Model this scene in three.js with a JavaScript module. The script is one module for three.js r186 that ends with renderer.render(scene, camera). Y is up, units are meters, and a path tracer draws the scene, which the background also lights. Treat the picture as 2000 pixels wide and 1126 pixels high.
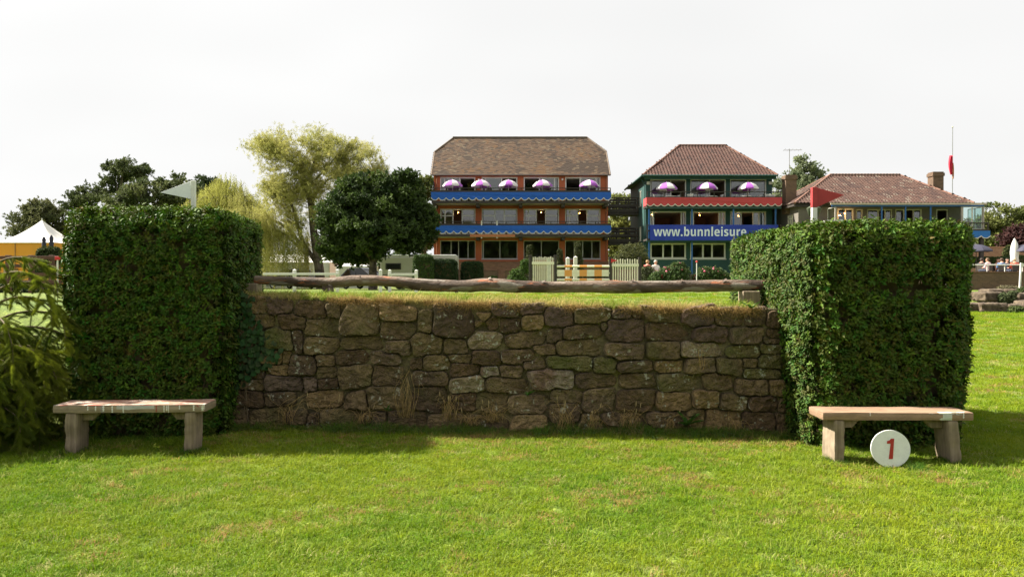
import * as THREE from 'three';
import { mergeGeometries, mergeVertices, toCreasedNormals } from 'three/addons/utils/BufferGeometryUtils.js';
import { ImprovedNoise } from 'three/addons/math/ImprovedNoise.js';
import { RoundedBoxGeometry } from 'three/addons/geometries/RoundedBoxGeometry.js';
import { MarchingCubes } from 'three/addons/objects/MarchingCubes.js';

// ---------------------------------------------------------------- camera, sky, sun, exposure
const scene = new THREE.Scene();
const EYE = 1.6, FOCAL = 1500;
const camera = new THREE.PerspectiveCamera(41.14, 2000 / 1126, 0.05, 2000);
camera.position.set(0, EYE, 0);
camera.rotation.x = -0.0067;
const SUN = new THREE.Vector3(-0.98, 1.02, -0.31).normalize();
const sun = new THREE.DirectionalLight(new THREE.Color().setRGB(1.0, 0.93, 0.80), 5);
sun.position.copy(SUN).multiplyScalar(90); sun.target.position.set(0, 0, -20);
sun.position.add(sun.target.position);
sun.castShadow = true; sun.shadow.radius = 4; sun.shadow.mapSize.set(4096, 4096);
Object.assign(sun.shadow.camera, { left: -60, right: 60, top: 60, bottom: -60, near: 1, far: 260 });
scene.add(sun, sun.target);
{
  const w = 512, h = 256, px = new Float32Array(w * h * 4), n = new ImprovedNoise(), v = new THREE.Vector3();
  for (let j = 0; j < h; j++) for (let i = 0; i < w; i++) {
    const lon = ((i + .5) / w - .5) * 2 * Math.PI, lat = ((j + .5) / h - .5) * Math.PI;
    v.set(Math.cos(lat) * Math.cos(lon), Math.sin(lat), Math.cos(lat) * Math.sin(lon));
    const up = Math.max(v.y, 0.0), q = 1 / (up + .35);
    let c = n.noise(v.x * q * 1.6, 3.1, v.z * q * 3.2) * .55 + n.noise(v.x * q * 4.1, 7.7, v.z * q * 7.9) * .3;
    const ang = Math.acos(Math.min(1, v.dot(SUN)));
    const glow = .42 * Math.exp(-Math.pow(ang / .62, 2));
    const base = (.292 + .024 * c) * (1 + glow);
    const o = (j * w + i) * 4, g = v.y < 0 ? .5 : 1;
    px[o] = base * g; px[o + 1] = base * 1.0 * g; px[o + 2] = base * .995 * g; px[o + 3] = 1;
  }
  const t = new THREE.DataTexture(px, w, h, THREE.RGBAFormat, THREE.FloatType);
  t.mapping = THREE.EquirectangularReflectionMapping; t.magFilter = t.minFilter = THREE.LinearFilter; t.wrapS = THREE.RepeatWrapping; t.needsUpdate = true;
  scene.background = t; scene.environment = t;
}
const renderer = new THREE.WebGLRenderer({ antialias: true });
renderer.toneMapping = THREE.LinearToneMapping;
renderer.toneMappingExposure = 3.2;
renderer.shadowMap.enabled = true;

// ---------------------------------------------------------------- helpers
function rng(seed) { let a = seed >>> 0; return () => { a |= 0; a = a + 0x6D2B79F5 | 0; let t = Math.imul(a ^ a >>> 15, 1 | a); t = t + Math.imul(t ^ t >>> 7, 61 | t) ^ t; return ((t ^ t >>> 14) >>> 0) / 4294967296; }; }
const PN = new ImprovedNoise(), N3 = (x, y, z) => PN.noise(x + 31.7, y + 17.3, z + 53.1);
const V = (x, y, z) => new THREE.Vector3(x, y, z);
const lerp = (a, b, t) => a + (b - a) * t, clamp = (x, a = 0, b = 1) => Math.min(b, Math.max(a, x));
const smooth = (a, b, x) => { const t = clamp((x - a) / (b - a)); return t * t * (3 - 2 * t); };
// surveyed points: bearing and rise as read with the camera, at a known distance -> metres
const sx = (b, d) => (b - 1000) * d / FOCAL, sy = (r, d) => EYE + (553 - r) * d / FOCAL;
const RGB = (r, g, b) => new THREE.Color().setRGB(r, g, b);
const used = {};
function numbered(n) { const k = used[n] = (used[n] ?? -1) + 1; return k ? `${n}_${String(k).padStart(3, '0')}` : n; }
function tag(o, label, category, group, kind) { o.userData.label = label; o.userData.category = category; if (group) o.userData.group = group; if (kind) o.userData.kind = kind; return o; }
function thing(name, label, category, pos = [0, 0, 0], turn = 0, group) {
  const o = new THREE.Group(); o.name = numbered(name); o.position.set(...pos); o.rotation.y = turn; scene.add(o);
  return tag(o, label, category, group);
}
function copyOf(o, pos, turn, label) { const c = o.clone(); c.name = numbered(o.name.replace(/_\d{3}$/, '')); c.userData = { ...o.userData }; c.position.set(...pos); c.rotation.y = turn; if (label) c.userData.label = label; scene.add(c); return c; }
function metreUV(g) {
  const p = g.attributes.position, n = g.attributes.normal, uv = new Float32Array(p.count * 2);
  for (let i = 0; i < p.count; i++) {
    const ax = Math.abs(n.getX(i)), ay = Math.abs(n.getY(i)), az = Math.abs(n.getZ(i));
    if (ay >= ax && ay >= az) { uv[2 * i] = p.getX(i); uv[2 * i + 1] = p.getZ(i); }
    else if (ax >= az) { uv[2 * i] = p.getZ(i); uv[2 * i + 1] = p.getY(i); }
    else { uv[2 * i] = p.getX(i); uv[2 * i + 1] = p.getY(i); }
  }
  g.setAttribute('uv', new THREE.BufferAttribute(uv, 2)); return g;
}
function clean(g) { if (g.index) g = g.toNonIndexed(); for (const k of Object.keys(g.attributes)) if (!['position', 'normal', 'uv'].includes(k)) g.deleteAttribute(k); if (!g.attributes.normal) g.computeVertexNormals(); return g; }
function join(gs, keepUV) { gs = [].concat(gs).map(clean); const g = gs.length > 1 ? mergeGeometries(gs) : gs[0]; return keepUV ? g : metreUV(g); }
function part(name, gs, mat, parent, keepUV) { const m = new THREE.Mesh(join(gs, keepUV), mat); m.name = parent ? name : numbered(name); (parent || scene).add(m); return m; }
function struct(name, gs, mat, keepUV) { const m = part(name, gs, mat, null, keepUV); m.userData.kind = 'structure'; return m; }
const box = (x0, y0, z0, x1, y1, z1) => new THREE.BoxGeometry(Math.abs(x1 - x0), Math.abs(y1 - y0), Math.abs(z1 - z0)).translate((x0 + x1) / 2, (y0 + y1) / 2, (z0 + z1) / 2);
const rbox = (x0, y0, z0, x1, y1, z1, r = .01) => new RoundedBoxGeometry(Math.abs(x1 - x0), Math.abs(y1 - y0), Math.abs(z1 - z0), 2, r).translate((x0 + x1) / 2, (y0 + y1) / 2, (z0 + z1) / 2);
function bar(a, b, r, seg = 6, r2 = r) { // round bar from a to b
  const d = V().subVectors(b, a), L = d.length(), g = new THREE.CylinderGeometry(r2, r, L, seg);
  g.translate(0, L / 2, 0).applyQuaternion(new THREE.Quaternion().setFromUnitVectors(V(0, 1, 0), d.normalize())).translate(a.x, a.y, a.z); return g;
}
function beam(a, b, w, h) { const d = V().subVectors(b, a), L = d.length(), g = new THREE.BoxGeometry(w, h, L); const m = new THREE.Matrix4().lookAt(a, b, V(0, 1, .0001)); return g.applyMatrix4(m).translate((a.x + b.x) / 2, (a.y + b.y) / 2, (a.z + b.z) / 2); }
function sweep(pts, radii, seg = 7, n = 24, bump = 0, closed = false) { // tapering limb along a curve; uv = metres along, metres round
  const c = new THREE.CatmullRomCurve3(pts), P = [], Nn = [], U = [], I = []; let along = 0, prev = null, side = null;
  for (let i = 0; i <= n; i++) {
    const t = i / n, p = c.getPoint(t), tan = c.getTangent(t);
    if (!side) { side = V(0, 1, 0).cross(tan); if (side.lengthSq() < 1e-4) side.set(1, 0, 0); }
    side.sub(tan.clone().multiplyScalar(side.dot(tan))).normalize(); const up = tan.clone().cross(side);
    if (prev) along += p.distanceTo(prev); prev = p;
    const f = t * (radii.length - 1), k = Math.min(radii.length - 2, Math.floor(f)), r = radii.length > 1 ? lerp(radii[k], radii[k + 1], f - k) : radii[0];
    for (let j = 0; j <= seg; j++) {
      const a = j / seg * Math.PI * 2, dx = Math.cos(a), dy = Math.sin(a);
      const nn = side.clone().multiplyScalar(dx).addScaledVector(up, dy);
      const rr = r * (1 + (bump ? bump * (N3(p.x * 3 + dx * 1.2, p.y * 3 + dy * 1.2, p.z * 3) + .6 * N3(p.x * 11 + dx * 2, p.y * 11 + dy * 2, p.z * 9)) : 0));
      P.push(p.x + nn.x * rr, p.y + nn.y * rr, p.z + nn.z * rr); Nn.push(nn.x, nn.y, nn.z); U.push(along, j / seg * 2 * Math.PI * Math.max(r, .02));
      if (i < n && j < seg) { const q = i * (seg + 1) + j; I.push(q, q + 1, q + seg + 1, q + 1, q + seg + 2, q + seg + 1); }
    }
  }
  if (closed) for (const e of [0, n]) { const k = P.length / 3, p = c.getPoint(e / n), tan = c.getTangent(e / n).multiplyScalar(e ? 1 : -1); P.push(p.x, p.y, p.z); Nn.push(tan.x, tan.y, tan.z); U.push(0, 0);
    const b = P.length / 3; for (let j = 0; j <= seg; j++) { const s = (e * (seg + 1) + j) * 3; P.push(P[s], P[s + 1], P[s + 2]); Nn.push(tan.x, tan.y, tan.z); U.push(.02, j * .02); if (j < seg) e ? I.push(k, b + j, b + j + 1) : I.push(k, b + j + 1, b + j); } }
  const g = new THREE.BufferGeometry(); g.setAttribute('position', new THREE.Float32BufferAttribute(P, 3)); g.setAttribute('normal', new THREE.Float32BufferAttribute(Nn, 3)); g.setAttribute('uv', new THREE.Float32BufferAttribute(U, 2)); g.setIndex(I);
  if (bump) g.computeVertexNormals();
  return g;
}
const M4 = new THREE.Matrix4(), Q4 = new THREE.Quaternion(), Q5 = new THREE.Quaternion(), UPV = V(0, 1, 0);
class Scatter { // many small alike pieces
  constructor(seed) { this.m = []; this.c = []; this.r = rng(seed); }
  put(p, n, s, col, spin) { Q4.setFromUnitVectors(UPV, n); Q5.setFromAxisAngle(UPV, spin ?? this.r() * 6.283); Q4.multiply(Q5); M4.compose(p, Q4, typeof s === 'number' ? V(s, s, s) : s); this.m.push(...M4.elements); this.c.push(col.r, col.g, col.b); }
  build(name, geo, mat, parent) {
    const n = this.m.length / 16, o = new THREE.InstancedMesh(geo, mat, n);
    o.instanceMatrix.array.set(this.m); o.instanceColor = new THREE.InstancedBufferAttribute(new Float32Array(this.c), 3);
    o.name = parent ? name : numbered(name); o.userData.kind = 'stuff'; (parent || scene).add(o); return o;
  }
}
function tri(P, I) { const g = new THREE.BufferGeometry(); g.setAttribute('position', new THREE.Float32BufferAttribute(P, 3)); g.setIndex(I); g.setAttribute('uv', new THREE.Float32BufferAttribute(new Float32Array(P.length / 3 * 2), 2)); g.computeVertexNormals(); return g; }
const leafShape = (l, w, fold = .25) => tri([0, 0, 0, -w / 2, w * fold, l * .42, 0, 0, l * .45, w / 2, w * fold, l * .42, 0, -l * .06, l], [0, 1, 2, 0, 2, 3, 1, 4, 2, 2, 4, 3]);
function sprig(n, l, w, len, seed, tilt = [.2, 1.2], fold = .25) { // leaves round a stalk that points up
  const r = rng(seed), gs = [];
  for (let i = 0; i < n; i++) {
    const g = leafShape(l * (.7 + .6 * r()), w * (.75 + .5 * r()), fold);
    g.rotateZ((r() - .5) * 1.2); g.rotateX(-lerp(tilt[1], tilt[0], 1 - r())); g.rotateY(i * 2.4 + r()); g.translate((r() - .5) * l * .5, len * i / n, (r() - .5) * l * .5); gs.push(g);
  }
  return mergeGeometries(gs.map(clean));
}
// ---------------------------------------------------------------- procedural textures
function lattice(freq, seed) { const r = rng(seed), a = new Float32Array(freq * freq); for (let i = 0; i < a.length; i++) a[i] = r();
  return (u, v) => { u = (u - Math.floor(u)) * freq; v = (v - Math.floor(v)) * freq; let x = Math.floor(u), y = Math.floor(v), fx = u - x, fy = v - y; fx = fx * fx * (3 - 2 * fx); fy = fy * fy * (3 - 2 * fy); x %= freq; y %= freq; const X = (x + 1) % freq, Y = (y + 1) % freq;
    return lerp(lerp(a[y * freq + x], a[y * freq + X], fx), lerp(a[Y * freq + x], a[Y * freq + X], fx), fy); }; }
function fbm(freq, oct, seed) { const ls = []; for (let i = 0; i < oct; i++) ls.push(lattice(Math.min(1024, freq << i), seed + i * 7)); return (u, v) => { let s = 0, a = 1, t = 0; for (const l of ls) { s += a * l(u, v); t += a; a *= .55; } return s / t; }; }
const enc = x => 255 * (x <= .0031308 ? 12.92 * x : 1.055 * Math.pow(x, 1 / 2.4) - .055);
function tex(size, metres, f, grey, sizeY = size, metresY = metres) {
  const a = new Uint8Array(size * sizeY * 4), c = [0, 0, 0];
  for (let j = 0; j < sizeY; j++) for (let i = 0; i < size; i++) { const o = (j * size + i) * 4; f((i + .5) / size, (j + .5) / sizeY, c); if (grey) a[o] = a[o + 1] = a[o + 2] = clamp(c[0]) * 255; else for (let k = 0; k < 3; k++) a[o + k] = enc(clamp(c[k])); a[o + 3] = 255; }
  const t = new THREE.DataTexture(a, size, sizeY, THREE.RGBAFormat); t.wrapS = t.wrapT = THREE.RepeatWrapping; t.magFilter = THREE.LinearFilter; t.minFilter = THREE.LinearMipmapLinearFilter; t.generateMipmaps = true;
  t.repeat.set(1 / metres, 1 / metresY); if (!grey) t.colorSpace = THREE.SRGBColorSpace; t.needsUpdate = true; return t;
}
const mixc = (c, a, b, t) => { for (let k = 0; k < 3; k++) c[k] = lerp(a[k], b[k], t); };
const mat = (col, rough = .8, o = {}) => new THREE.MeshStandardMaterial({ color: Array.isArray(col) ? RGB(...col) : col, roughness: rough, ...o });
function mottled(col, rough, size, freq, amount, seed, o = {}) { const n = fbm(freq, 5, seed), m = fbm(freq * 8, 3, seed + 50); return mat([1, 1, 1], rough, { map: tex(256, size, (u, v, c) => { const k = 1 + amount * (n(u, v) - .5) * 2 + amount * .6 * (m(u, v) - .5) * 2; c[0] = col[0] * k; c[1] = col[1] * k; c[2] = col[2] * k; }), ...o }); }
const leafMat = (rough = .8, through = .25, o = {}) => new THREE.MeshPhysicalMaterial({ color: RGB(1, 1, 1), roughness: rough, specularIntensity: .45, side: THREE.DoubleSide, transmission: through, thickness: 0, ...o });
// ---------------------------------------------------------------- ground
// one sheet: low lawn in front, a bank about 1.2 m higher behind the stone wall, a rock edge far right
const wallD = x => 8.45 - (x + 3.2) * .061;             // distance of the wall's face
function ground(x, z) {
  const d = -z, und = .02 * N3(x * .35, 0, d * .35) + .012 * N3(x * 1.3, 4, d * 1.3);
  const top = 1.28 - .004 * clamp(d - 10, 0, 30) + .03 * N3(x * .2, 9, d * .2);
  let up = smooth(wallD(x) + .16, wallD(x) + .30, d);   // inside the wall's thickness
  if (x < -2.6) up = lerp(up, smooth(9.2, 13.5, d), smooth(-2.9, -3.5, x));
  const lo = lerp(2.75, 2.75 + (d - 8.3) * .42, smooth(8.3, 9, d)), hi = lo + 1.1 + .1 * Math.max(0, d - 9);
  const right = smooth(lo + .1, hi, x) * (1 - smooth(42.3, 47, d));
  up *= 1 - right;
  return up * top + und * (1 - up * .4);
}
const gMix = (() => { const a = fbm(6, 5, 11), b = fbm(40, 3, 12), e = fbm(200, 2, 13); return (u, v, c) => { const k = a(u, v), j = b(u, v), m = e(u, v); mixc(c, [.08, .15, .006], [.175, .22, .015], clamp((k - .5) * 2.2 + .5)); const q = .55 + .5 * j + .5 * (m - .5); for (let i = 0; i < 3; i++) c[i] *= q; if (m > .63 && j > .5) { c[0] += .05; c[1] += .045; c[2] += .012; } }; })();
const groundMat = mat([1, 1, 1], .95, { map: tex(1024, 7.3, gMix) });
groundMat.bumpMap = tex(512, 1.1, (() => { const f = fbm(48, 3, 5); return (u, v, c) => { c[0] = f(u, v); }; })(), true); groundMat.bumpScale = .03;
{
  const xs = [], ds = [];
  for (let x = -900; x < -60; x += 70) xs.push(x); for (let x = -60; x < -12; x += 2) xs.push(x); for (let x = -12; x < -6; x += .5) xs.push(x); for (let x = -6; x < 7; x += .1) xs.push(x); for (let x = 7; x < 14; x += .4) xs.push(x); for (let x = 14; x < 60; x += 1.2) xs.push(x); for (let x = 60; x <= 900; x += 70) xs.push(x);
  for (let d = -60; d < 2; d += 3) ds.push(d); for (let d = 2; d < 7.7; d += .12) ds.push(d); for (let d = 7.7; d < 9.6; d += .035) ds.push(d); for (let d = 9.6; d < 16; d += .25) ds.push(d); for (let d = 16; d < 60; d += 1) ds.push(d); for (let d = 60; d <= 1500; d *= 1.25) ds.push(d);
  const P = [], U = [], I = [], w = xs.length;
  ds.forEach((d, j) => xs.forEach((x, i) => { P.push(x, ground(x, -d), -d); U.push(x, d); if (i < w - 1 && j < ds.length - 1) { const q = j * w + i; I.push(q, q + 1, q + w, q + 1, q + w + 1, q + w); } }));
  const g = new THREE.BufferGeometry(); g.setAttribute('position', new THREE.Float32BufferAttribute(P, 3)); g.setAttribute('uv', new THREE.Float32BufferAttribute(U, 2)); g.setIndex(I); g.computeVertexNormals();
  const m = new THREE.Mesh(g, groundMat); m.name = 'lawn'; m.userData.kind = 'structure'; scene.add(m);
}
// ---------------------------------------------------------------- stone wall
{
  const stones = `
-295,127,-269,144 -267,127,-242,142,r -236,123,-204,139 -201,123,-189,137 -184,105,-143,136 -145,120,-104,135 -142,100,-105,117 -101,109,-86,130 -85,102,-42,137,d -42,129,-26,137 -39,111,-23,128 -295,110,-262,125 -253,110,-225,125 -224,103,-188,120
-268,89,-240,110,g -239,84,-230,109 -225,85,-188,101 -186,88,-139,101 -138,83,-110,97 -109,84,-75,104 -74,85,-50,100 -46,91,-12,106,l -274,72,-251,86 -250,73,-244,85 -243,60,-214,80 -213,70,-193,80 -191,73,-155,89 -154,72,-122,86
-95,66,-68,81 -108,67,-97,77 -68,75,-44,82 -43,74,-12,86 -284,56,-272,71 -264,59,-245,70 -212,57,-193,69 -188,48,-153,70 -150,51,-120,70 -106,50,-70,65 -65,62,-36,73 -33,60,-14,69,w -296,45,-272,54 -269,43,-228,59,p
-227,43,-213,57,p -211,46,-189,56 -68,43,-30,58,l -311,25,-272,42 -270,28,-237,41 -222,27,-186,42 -180,23,-158,41 -156,25,-120,46 -107,22,-73,48,d -65,25,-40,41 -328,1,-290,21 -288,1,-249,22 -246,7,-224,19 -208,5,-166,22
-152,3,-138,19 -134,5,-93,22 -91,4,-50,17 -224,4,-210,17 -164,4,-153,18 -309,111,-296,142 -309,87,-287,110 -309,72,-287,86 -328,45,-299,65 -338,23,-314,41 -42,129,-26,137 -20,124,8,137,r 9,128,36,137,r 36,115,65,132,r
66,118,105,132 107,122,127,131,r 129,122,139,130 139,119,179,133 179,115,213,134,r 216,115,244,133 245,115,267,132 268,115,279,129 -38,111,-14,125 -13,107,7,122 12,111,32,126 -6,93,36,107 37,98,54,110 55,102,95,115
96,111,104,118 100,98,141,122,r 141,100,186,117 193,98,229,115,r 230,98,263,114 270,103,281,110 266,96,281,102 -11,75,25,87 24,85,46,94 48,83,95,99 100,80,141,96 143,79,178,99 178,83,220,98,l 227,83,261,93,g
261,87,282,95,g 12,67,35,79 37,68,86,83,g 88,64,110,81,g 111,65,151,77 150,67,182,79 184,65,214,80 216,63,243,80 244,72,259,80 259,72,282,84,g -13,60,9,70 18,48,66,68,w 68,50,110,63 116,49,152,65
154,48,197,63,g 203,49,234,65 243,60,282,69,g -28,43,17,58 43,33,75,45 76,23,109,47 111,24,151,47 154,26,190,43 192,29,218,46 220,27,248,42 235,42,270,59 271,42,285,58 -37,23,-5,42 -4,21,38,38
249,25,280,40 280,27,288,39 -51,5,-5,15 1,5,36,18 73,6,94,19 95,10,141,22 142,9,184,23 185,8,204,27 205,6,242,25 243,6,276,25 278,5,289,21 41,13,74,31
`;
  const list = stones.trim().split(/\s+/).map(t => { const p = t.split(','); return { x0: p[0] / 100, y0: p[1] / 100, x1: p[2] / 100, y1: p[3] / 100, k: p[4] || '' }; });
  const stoneTex = (base, alt, lich, seed, green) => { const a = fbm(5, 5, seed), b = fbm(24, 4, seed + 3), l = fbm(22, 4, seed + 5), s = fbm(60, 2, seed + 9), gg = fbm(4, 4, seed + 20);
    return tex(512, .9, (u, v, c) => { mixc(c, base, alt, clamp((a(u, v) - .5) * 3 + .5)); const q = .55 + .9 * b(u, v) * (.6 + .8 * s(u, v)); for (let i = 0; i < 3; i++) c[i] *= q; const gr = clamp((gg(u, v) - .5) * 4) * green; c[0] = lerp(c[0], .075, gr); c[1] = lerp(c[1], .08, gr); c[2] = lerp(c[2], .018, gr);
      const w = clamp((l(u, v) - (.68 - lich)) * 16) * clamp((s(u, v) - .32) * 5) * clamp((gg(u + .5, v + .3) - .44) * 9); c[0] = lerp(c[0], .33, w * .85); c[1] = lerp(c[1], .33, w * .85); c[2] = lerp(c[2], .26, w * .85); }); };
  const bumpT = (() => { const b = fbm(14, 5, 71), s = fbm(70, 3, 72); return tex(512, .9, (u, v, c) => { c[0] = .65 * b(u, v) + .35 * s(u, v); }, true); })();
  const sm = (...a) => mat([1, 1, 1], .93, { map: stoneTex(...a), bumpMap: bumpT, bumpScale: .05 });
  const mats = { '': [sm([.155, .102, .045], [.214, .146, .068], .01, 191, .25), sm([.062, .038, .019], [.097, .060, .028], -.02, 195, .15), sm([.094, .066, .029], [.140, .100, .045], .03, 199, .4), sm([.089, .058, .029], [.149, .103, .050], .02, 101, .3), sm([.117, .078, .039], [.071, .047, .026], .05, 111, .25), sm([.098, .066, .038], [.163, .115, .059], .0, 121, .35)],
    r: [sm([.098, .060, .040], [.078, .054, .038], -.02, 131, .15)], d: [sm([.061, .038, .021], [.085, .055, .031], -.03, 141, .3)], g: [sm([.095, .078, .028], [.149, .115, .051], .03, 151, .9)], l: [sm([.169, .125, .072], [.234, .180, .114], .07, 161, .3)], p: [sm([.089, .061, .044], [.114, .078, .054], -.01, 171, .1)], w: [sm([.21, .175, .125], [.135, .085, .055], .1, 181, .1)] };
  const wall = thing('stone_wall', 'low dry brown field stone retaining wall with turf along its top', 'wall');
  const r = rng(5);
  const dist = (s, x, y) => { const cx = (s.x0 + s.x1) / 2, cy = (s.y0 + s.y1) / 2, hw = (s.x1 - s.x0) / 2, hh = (s.y1 - s.y0) / 2, rad = Math.min(hw, hh) * s.rd; const px = (x - cx) + (y - cy) * s.sh, py = (y - cy) + (x - cx) * s.tl, qx = Math.abs(px) - hw * (1 + s.tp * py / hh) + rad, qy = Math.abs(py) - hh * (1 + s.tq * px / hw) + rad; return Math.hypot(Math.max(qx, 0), Math.max(qy, 0)) + Math.min(Math.max(qx, qy), 0) - rad; };
  list.forEach(s => { s.rd = .12 + .4 * r(); s.sh = (r() - .5) * .45; s.tl = (r() - .5) * .16; s.tp = (r() - .5) * .24; s.tq = (r() - .5) * .4; });
  list.forEach((s, si) => {
    const cx = (s.x0 + s.x1) / 2, cy = (s.y0 + s.y1) / 2, near = list.filter(o => o !== s && Math.abs((o.x0 + o.x1) / 2 - cx) < .75 && Math.abs((o.y0 + o.y1) / 2 - cy) < .5);
    const n = 40, grow = .02, joint = .008 + .012 * r(), out = [], size = Math.min(s.x1 - s.x0, s.y1 - s.y0);
    for (let i = 0; i < n; i++) { const a = i / n * Math.PI * 2 + .03, cxx = Math.cos(a), syy = Math.sin(a); let t = .01;
      for (; t < .5; t += .004) { const x = cx + cxx * t, y = cy + syy * t, d = dist(s, x, y); if (d > grow) break; let hit = false; for (const o of near) if (dist(o, x, y) < d + joint) { hit = true; break; } if (hit) break; }
      out.push(t * (1 + .08 * N3(cx * 9 + cxx * 1.7, cy * 9 + syy * 1.7, si * 1.3) + .05 * N3(cx * 9 + cxx * 5, syy * 5, si))); }
    const o2 = out.map((t, i) => .15 * out[(i + n - 1) % n] + .7 * t + .15 * out[(i + 1) % n]);
    const proud = .014 + .055 * r() * Math.min(1, size / .14) + (s.k === 'l' ? .012 : 0), tiltX = (r() - .5) * .22, tiltY = (r() - .5) * .35 + .08;
    const rings = [[1.0, -.13], [1.0, -.02], [.99, proud * .5], [.955, proud * .88], [.86, proud], [.68, proud * 1.02], [.46, proud * 1.03], [.22, proud * 1.03]], P = [], I = [];
    rings.forEach(([k, z], ri) => { for (let i = 0; i < n; i++) { const a = i / n * Math.PI * 2 + .03, x = Math.cos(a) * o2[i] * k, y = Math.sin(a) * o2[i] * k;
      const rough = ri > 1 ? .030 * (.35 - Math.abs(N3((cx + x) * 9, (cy + y) * 11, si * 2.1))) + .016 * N3((cx + x) * 21, (cy + y) * 26, si) + .007 * N3((cx + x) * 55, (cy + y) * 55, si) : 0;
      P.push(x, y, z + rough + (ri > 0 ? x * tiltX + y * -tiltY * .5 : 0)); if (ri < rings.length - 1) { const j = (i + 1) % n, q = ri * n; I.push(q + i, q + j, q + n + i, q + j, q + n + j, q + n + i); } } });
    const ci = P.length / 3; P.push(0, 0, proud * 1.05); const q = (rings.length - 1) * n; for (let i = 0; i < n; i++) I.push(q + i, q + (i + 1) % n, ci);
    let g = tri(P, I); const uv = g.attributes.uv, ou = r() * 3, ov = r() * 3; for (let i = 0; i < uv.count; i++) uv.setXY(i, g.attributes.position.getX(i) + ou, g.attributes.position.getY(i) + ov + g.attributes.position.getZ(i));
    g = toCreasedNormals(g, .5);
    const mm = mats[s.k], m = new THREE.Mesh(g, mm[Math.floor(r() * mm.length)]); m.name = 'stone'; m.position.set(cx, cy, -wallD(cx)); m.rotation.y = Math.atan(.061); wall.add(m);
  });
  // mortar and earth core behind the stones
  const core = new THREE.BoxGeometry(6.9, 1.46, .4, 230, 50, 2); const p = core.attributes.position;
  const topAt = x => lerp(1.45, 1.335, smooth(-2.9, 2.4, x)) + .02 * N3(x * 2, 1, 2);
  for (let i = 0; i < p.count; i++) { const x = p.getX(i) - .25, t = (p.getY(i) + .73) / 1.46, y = -.05 + t * (topAt(x) + .05), front = p.getZ(i) > .1; p.setXYZ(i, x, y, -wallD(x) - .014 - (front ? 0 : p.getZ(i) > -.1 ? .2 : .4) + (front ? .016 * N3(x * 7, y * 7, 3) + .012 * N3(x * 22, y * 22, 8) : 0)); }
  core.computeVertexNormals();
  const ma = fbm(10, 5, 201), mb = fbm(90, 2, 203);
  part('mortar_core', core, mat([1, 1, 1], .97, { map: tex(512, 1.3, (u, v, c) => { mixc(c, [.075, .06, .030], [.155, .13, .062], clamp((ma(u, v) - .5) * 3 + .5)); const q = .6 + .8 * mb(u, v); for (let i = 0; i < 3; i++) c[i] *= q; }), bumpMap: bumpT, bumpScale: .02 }), wall);
}
// ---------------------------------------------------------------- log rail on the wall
const barkTex = (() => { const a = fbm(5, 5, 301), b = fbm(30, 3, 303), e = fbm(7, 4, 305), s = fbm(80, 2, 309), g = fbm(9, 4, 311);
  return tex(1024, 2.6, (u, v, c) => { mixc(c, [.06, .038, .026], [.17, .12, .088], clamp((a(u, v * .5) - .5) * 3.4 + .5)); const o = clamp((e(u, v) - .62) * 14) * clamp((b(u, v) - .38) * 6); mixc(c, c, [.34, .11, .045], o * .85); const w = clamp((g(u, v) - .61) * 22); mixc(c, c, [.27, .24, .20], w * .7); const dk = clamp((.40 - g(u, v)) * 12); mixc(c, c, [.07, .05, .04], dk * .7); const q = .7 + .35 * b(u, v) + .3 * s(u, v); for (let i = 0; i < 3; i++) c[i] *= q; }, false, 512, .62); })();
const barkBump = (() => { const b = fbm(9, 5, 321), s = fbm(60, 3, 322); return tex(512, 1.3, (u, v, c) => { const k = b(u, v); c[0] = (k > .56 ? .75 : k < .42 ? .25 : .5) * .7 + .3 * s(u, v); }, true, 512, .4); })();
const barkMat = mat([1, 1, 1], .85, { map: barkTex, bumpMap: barkBump, bumpScale: .02 });
const weathered = (() => { const a = fbm(4, 4, 341), grain = lattice(120, 342), g2 = lattice(60, 343), k = fbm(16, 3, 345); return (c, u, v, A, B) => { const g = grain(v * 1.0, u * .03) * .6 + g2(v * 1.0, u * .06 + a(u, v) * .05) * .4; mixc(c, A, B, clamp(.2 + g * .7 + (a(u, v) - .5))); const q = .8 + .4 * k(u, v); for (let i = 0; i < 3; i++) c[i] *= q; }; })();
const greyWood = mat([1, 1, 1], .85, { map: tex(512, 1.1, (u, v, c) => weathered(c, v, u, [.12, .088, .056], [.31, .245, .17])), bumpMap: tex(256, 1.1, (u, v, c) => { weathered(c, v, u, [.3, 0, 0], [.8, 0, 0]); }, true), bumpScale: .009 });
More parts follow.
